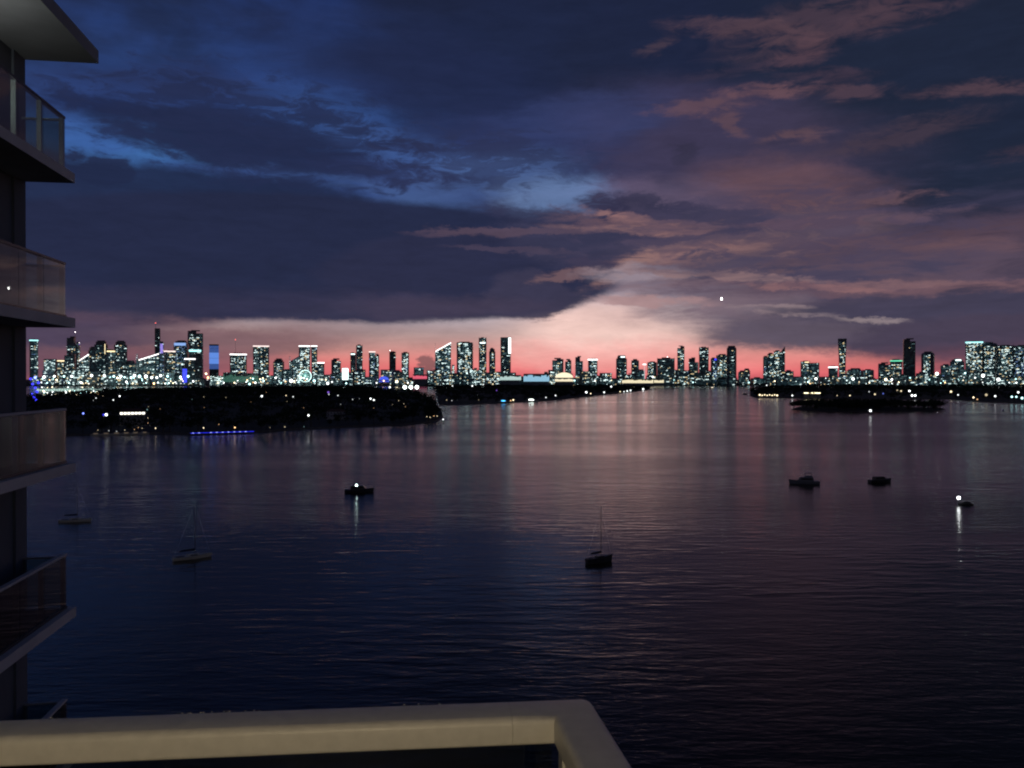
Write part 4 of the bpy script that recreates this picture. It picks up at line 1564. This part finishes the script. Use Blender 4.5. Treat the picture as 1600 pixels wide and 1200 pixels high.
# ------------------------------------------------------------------ houses and dock of the near island
def house(x, y, W, Hh, depth, label, lit, rows=1, roofm=None, name='house', rz=0):
    p = at(x, y, depth)
    o = empty(name, (p.x, depth, 1.4), -math.atan2(p.x, depth) + R(rz))
    D2 = W * .55
    m = MB()
    m.box(-W / 2, W / 2, -D2 / 2, D2 / 2, -1, Hh)
    m.build('wall', mat('house_stucco', (.4, .38, .34), .85, .1, .5), o)
    r = MB()
    ov = 1.0
    r.loft([[(-W / 2 - ov, -D2 / 2 - ov, Hh), (W / 2 + ov, -D2 / 2 - ov, Hh), (W / 2 + ov, D2 / 2 + ov, Hh), (-W / 2 - ov, D2 / 2 + ov, Hh)],
            [(-W * .3, -.4, Hh + W * .14), (W * .3, -.4, Hh + W * .14), (W * .3, .4, Hh + W * .14), (-W * .3, .4, Hh + W * .14)]])
    r.build('roof', roofm or mat('house_tiles', (.14, .07, .05), .85, .2, 1), o)
    n = max(3, int(W / 3.4))
    for j in range(rows):
        for k in range(n):
            u0, u1 = -W / 2 + W * (k + .12) / n, -W / 2 + W * (k + .88) / n
            z1 = Hh - .5 - j * 3.4
            w = MB()
            w.box(u0, u1, -D2 / 2 - .08, -D2 / 2 - .02, z1 - 2.2, z1)
            w.build('window', lit, o)
    tag(o, label, 'house')


house(207, 648, 25, 13.2, 900, 'island house with one long white lit window band', glow('house_white', (255, 250, 235), 2.4), 1)
house(525, 650, 22, 9.5, 1000, 'dim grey house front among the near island trees', glow('house_dim', (120, 120, 160), .025), 2)
house(1269, 615, 40, 13.5, 2165, 'island house with two warm bright windows behind the mangrove islet', glow('house_warm', (255, 240, 190), 5.0), 1)

DB = glow('dock_blue_light', (40, 50, 255), 1.5, True)
DBW = glow('dock_blue_spot', (150, 160, 255), 2.6, True)
a, b = ground(297, 680.5), ground(397, 677.5)
dv = b - a
o = empty('boat_dock', (a.x, a.y, 0), math.atan2(dv.y, dv.x))
Ld = dv.length
WOOD = mat('dock_planks', (.14, .11, .08), .85, .3, 1.5)
nb = 30
for k in range(nb):
    m = MB()
    m.box(Ld * k / nb + .04, Ld * (k + 1) / nb - .04, -1.2, 1.2, 2.2, 2.34)
    m.build('plank', WOOD, o)
for k in range(9):
    m = MB()
    m.tube((Ld * (k + .5) / 9, -1.0, -1.5), (Ld * (k + .5) / 9, -1.0, 2.9), .18, .16, 8)
    m.build('pile', PILE, o)
for k in range(11):
    u = Ld * (k + .5) / 11
    m = MB()
    m.box(u - Ld * .043, u + Ld * .040, -1.32, -1.24, 1.95, 2.3)
    m.build('light_strip', DB, o)
    if k not in (2, 10):
        m = MB()
        m.box(u - .9, u + .5, -1.5, -1.36, 2.0, 2.35)
        m.build('light_spot', DBW, o)
tag(o, 'long dock edged with deep blue lights on the near island', 'dock')

# ------------------------------------------------------------------ bright star over the skyline
p = at(1127.5, 467, 30000)
k = MB()
k.ball((0, 0, 0), 30, 14, 8, 1.6)
s = k.build('evening_star', glow('star_light', (255, 252, 248), 9.0, False), None, tuple(p), smooth=True)
tag(s, 'single brilliant white star hanging over the sunset', 'star')

# ------------------------------------------------------------------ neighbouring tower with its balconies
AX = R(8.5)
NB_D = 17.6
tip = at(118, 592, NB_D)
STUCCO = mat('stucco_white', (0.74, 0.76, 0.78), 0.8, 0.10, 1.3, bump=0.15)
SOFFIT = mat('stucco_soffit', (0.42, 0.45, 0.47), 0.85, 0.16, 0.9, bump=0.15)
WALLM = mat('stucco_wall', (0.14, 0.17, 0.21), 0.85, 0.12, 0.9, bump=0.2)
RAILM = mat('rail_aluminium', (0.42, 0.43, 0.42), 0.45, 0.06, 4.0)
DARKAL = mat('rail_dark', (0.06, 0.065, 0.07), 0.4, 0.1, 4.0)
SHADE = mat('door_glass', (0.02, 0.024, 0.03), 0.15, 0.2, 0.5)


def glass_mat(name, tint):
    m = bpy.data.materials.new(name)
    n, l = nodes_of(m)
    b = n['Principled BSDF']
    b.inputs['Base Color'].default_value = tint + (1,)
    b.inputs['Roughness'].default_value = 0.0
    b.inputs['IOR'].default_value = 1.42
    b.inputs['Transmission Weight'].default_value = 1.0
    return m


PANE = glass_mat('balcony_glass', (0.34, 0.44, 0.41))

nb = empty('apartment_tower', (tip.x, tip.y, 0), AX)
ZB = EYE + 4.13
FH = 3.05
LEN = 15.0
m = MB()
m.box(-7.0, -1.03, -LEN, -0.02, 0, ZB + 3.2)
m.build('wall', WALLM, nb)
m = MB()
m.box(-1.36, -0.98, -0.50, 0.03, 0, ZB + 3.2)
m.build('pilaster', WALLM, nb)
m = MB()
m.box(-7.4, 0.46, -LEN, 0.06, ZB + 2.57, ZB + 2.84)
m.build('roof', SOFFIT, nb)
panel_me = {}
for k in range(0, 7):
    z = ZB - FH * k
    m = MB()
    m.box(-7.2, 0.0, -LEN, 0.0, z, z + .20)
    sl = m.build('balcony_slab', STUCCO, nb)
    m = MB()
    m.box(-7.0, -.26, -LEN + .1, -.2, z + .2, z + .215)
    m.build('floor_tiles', mat('floor_dark_tile', (.05, .048, .045), .6, .2, 3), sl)
    zt = z + .20
    npan = 6
    sp = 1.12
    for j in range(npan):                              # outer glass, seen along its length
        m = MB()
        m.box(-.152, -.140, -.145 - sp * (j + 1) + .006, -.145 - sp * j - .006, zt + .06, zt + 1.10)
        m.build('glass_panel', PANE, sl)
    for j in range(npan + 1):
        m = MB()
        m.box(-.25, -.165, -.20 - sp * j, -.145 - sp * j, zt - .01, zt + 1.11)
        m.build('post', RAILM, sl)
    m = MB()
    m.box(-.24, -.135, -.14 - sp * npan, -.13, zt + 1.11, zt + 1.155)
    m.build('handrail', DARKAL if k < 2 else STUCCO, sl)
    m = MB()
    m.box(-.185, -.125, -.14 - sp * npan, -.135, zt + .012, zt + .06)
    m.build('base_channel', DARKAL, sl)
    for j in range(1):                                 # end glass, across the far end
        m = MB()
        m.box(-1.0, -.26, -.150, -.138, zt + .06, zt + 1.06)
        m.build('glass_panel', PANE, sl)
    m = MB()
    m.box(-1.0, -.245, -.18, -.12, zt + 1.06, zt + 1.10)
    m.build('handrail', RAILM, sl)
    if k < 6:
        for q in (1.2, 3.8, 6.4):
            m = MB()
            m.box(-1.06, -1.0, -q - 2.2, -q, z - FH + .22, z - .35)
            m.build('sliding_door', SHADE, nb)
tag(nb, 'neighbouring white apartment tower with stacked glass balconies', 'building')


def wall_lamp(loc, rz, strength, label, rad=.075, tint=(255, 226, 172)):
    o = empty('wall_lamp', loc, rz)
    m = MB()
    m.box(-.02, .0, -.06, .06, -.11, .11)
    m.build('backplate', RAILM, o)
    m = MB()
    m.tube((0, 0, 0), (.10, 0, 0), .018, None, 8)
    m.build('arm', RAILM, o)
    m = MB()
    m.ball((.15, 0, 0), rad, 16, 10)
    m.build('globe', glow('wall_lamp_%d' % strength, tint, strength, True), o, smooth=True)
    tag(o, label, 'lamp')


MB_ = Matrix.Rotation(AX, 3, 'Z')
q = MB_ @ Vector((-1.0, -3.7, 0)) + Vector((tip.x, tip.y, 0))
wall_lamp((q.x, q.y, ZB + 1.25), AX, 120, 'globe lamp on the top balcony wall of the neighbouring tower', .075, (255, 252, 244))

# ------------------------------------------------------------------ our own balcony: the railing in front, floor and wall behind
WHITE = mat('rail_white_paint', (0.70, 0.69, 0.67), 0.42, 0.06, 40.0, bump=0.06)
RZ = EYE - 0.60
c0 = at(922, 1089, 1.566)
C0 = Vector((c0.x, c0.y))
fd = Vector((-math.cos(R(5.4)), -math.sin(R(5.4))))           # front rail, running away from the corner
sd = Vector((math.sin(R(8.6)), -math.cos(R(8.6))))            # side rail, coming back past us
fn = Vector((-fd.y, fd.x))                                     # inward normals
if fn.y > 0:
    fn = -fn
sn = Vector((sd.y, -sd.x))
if sn.x > 0:
    sn = -sn


def corner_at(off):
    a, b = C0 + fn * off, C0 + sn * off
    den = fd.x * sd.y - fd.y * sd.x
    t = ((b.x - a.x) * sd.y - (b.y - a.y) * sd.x) / den
    return a + fd * t


WD, HT, RD = 0.086, 0.050, 0.013
prof = []
for cx_, cz_, a0 in ((RD, -RD, 180), (WD - RD, -RD, 90), (WD - RD, -HT + RD * .6, 0), (RD, -HT + RD * .6, 270)):
    rr_ = RD if cz_ > -HT / 2 else RD * .6
    cxx = cx_ if rr_ == RD else (WD - rr_ if cx_ > WD / 2 else rr_)
    for s in range(5):
        t = R(a0 - s * 22.5)
        prof.append((cxx + rr_ * math.cos(t), cz_ + rr_ * math.sin(t)))


def ring_end(dirv, dist):
    out = []
    for off, h in prof:
        n = fn if dirv is fd else sn
        p = C0 + n * off + dirv * dist
        out.append((p.x, p.y, RZ + h))
    return out


def ring_corner():
    return [(corner_at(off).x, corner_at(off).y, RZ + h) for off, h in prof]


RC = 0.022


def ring_arc(t):
    c = corner_at(RC)
    a0, a1 = math.atan2(-fn.y, -fn.x), math.atan2(-sn.y, -sn.x)
    da = (a1 - a0 + math.pi) % (2 * math.pi) - math.pi
    a = a0 + da * t
    out = []
    for off, h in prof:
        p = c + Vector((math.cos(a), math.sin(a))) * (RC - off) if off < RC else corner_at(off)
        out.append((p.x, p.y, RZ + h))
    return out


rail = empty('balcony_railing', (C0.x, C0.y, EYE - 1.67))
inv = Vector((-C0.x, -C0.y, -(EYE - 1.67)))


def rel(r):
    return [tuple(Vector(p) + inv) for p in r]


SEAM = 0.155
for nm, r0, r1 in (('top_rail', ring_end(fd, 4.0), ring_end(fd, SEAM + .0003)), ('top_rail', ring_end(fd, SEAM - .0003), None), ('side_rail', ring_arc(1.0), ring_end(sd, 3.0))):
    m = MB()
    m.loft([rel(r0), rel(r1)] if r1 else [rel(r0)] + [rel(ring_arc(k / 6)) for k in range(7)])
    ob = m.build(nm, WHITE, rail)
    bm = bmesh.new()
    bm.from_mesh(ob.data)
    bmesh.ops.recalc_face_normals(bm, faces=bm.faces)
    bm.to_mesh(ob.data)
    bm.free()
    for pl in ob.data.polygons:
        pl.use_smooth = len(pl.vertices) == 4
    ob.data.set_sharp_from_angle(angle=R(40))


def along(dirv, n, dist, off):
    p = C0 + n * off + dirv * dist
    return p


def upright(name, p, sx, sy, z0, z1, matl, ang):
    m = MB()
    m.box(-sx / 2, sx / 2, -sy / 2, sy / 2, z0, z1)
    return m.build(name, matl, rail, (p.x + inv.x, p.y + inv.y, 0), ang)


F0 = 0.02
ZR = 1.67 - .60 - HT
pc = corner_at(.043)
upright('post', pc, .045, .045, 0, ZR, WHITE, R(5.4))
for dd in (1.35, 2.7):
    upright('post', along(fd, fn, dd, .043), .045, .045, 0, ZR, WHITE, R(5.4))
for dd in (1.3, 2.6):
    upright('post', along(sd, sn, dd, .043), .045, .045, 0, ZR, WHITE, R(8.6))
for dd in (.70, 2.02, 3.36):
    upright('glass_panel', along(fd, fn, dd, .043), 1.24, .010, .08, ZR - .012, PANE, R(5.4))
for dd in (.67, 1.95):
    upright('glass_panel', along(sd, sn, dd, .043), .010, 1.2, .08, ZR - .012, PANE, R(8.6))
for dd, zz in ((.045, ZR - .05), (.045, .25)):
    m = MB()
    m.box(-.016, .022, -.014, .014, zz - .022, zz + .012)
    m.tube((.0, -.012, zz), (.0, -.030, zz + .004), .008, .006, 8)
    p = along(fd, fn, dd, .043)
    m.build('glass_clamp', DARKAL, rail, (p.x + inv.x, p.y + inv.y, 0), R(5.4))
DROP = mat('water_drop', (.5, .5, .5), .05, .05, 5)
rd = random.Random(4)
for k in range(26):
    dd = rd.choice((.30, .33, .68, .72, .74, .62, .95)) + rd.uniform(-.02, .02)
    p = along(fd, fn, dd, rd.uniform(.002, .012))
    m = MB()
    m.ball((0, 0, 0), rd.uniform(.0012, .0024), 8, 5, .6)
    m.build('water_drop', DROP, rail, (p.x + inv.x, p.y + inv.y, 1.67 - .60 - .001), 0, True)
tag(rail, 'white painted balcony rail with rounded corner in front of the view', 'railing')

ob = MB()
base = Matrix.Rotation(R(7), 3, 'Z')


def slab(name, z0, z1, x0, x1, y0, y1, matl):
    m = MB()
    m.box(x0, x1, y0, y1, z0, z1)
    o_ = m.build(name, matl, None, (C0.x, C0.y, 0), R(7))
    return tag(o_, kind='structure')


FLZ = EYE - 1.67
slab('balcony_floor', FLZ - .2, FLZ, -6, .12, -3.3, .12, mat('floor_dark_tile', (.05, .048, .045), .6, .2, 3))
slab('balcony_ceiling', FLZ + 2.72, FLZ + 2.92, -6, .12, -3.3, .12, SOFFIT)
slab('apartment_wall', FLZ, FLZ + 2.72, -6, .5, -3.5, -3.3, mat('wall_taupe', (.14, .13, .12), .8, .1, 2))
q = Matrix.Rotation(R(7), 3, 'Z') @ Vector((-.75, -3.27, 0)) + Vector((C0.x, C0.y, 0))
wall_lamp((q.x, q.y, FLZ + 1.55), R(97), 245, 'globe lamp on the wall of our own balcony', .08, (255, 229, 182))
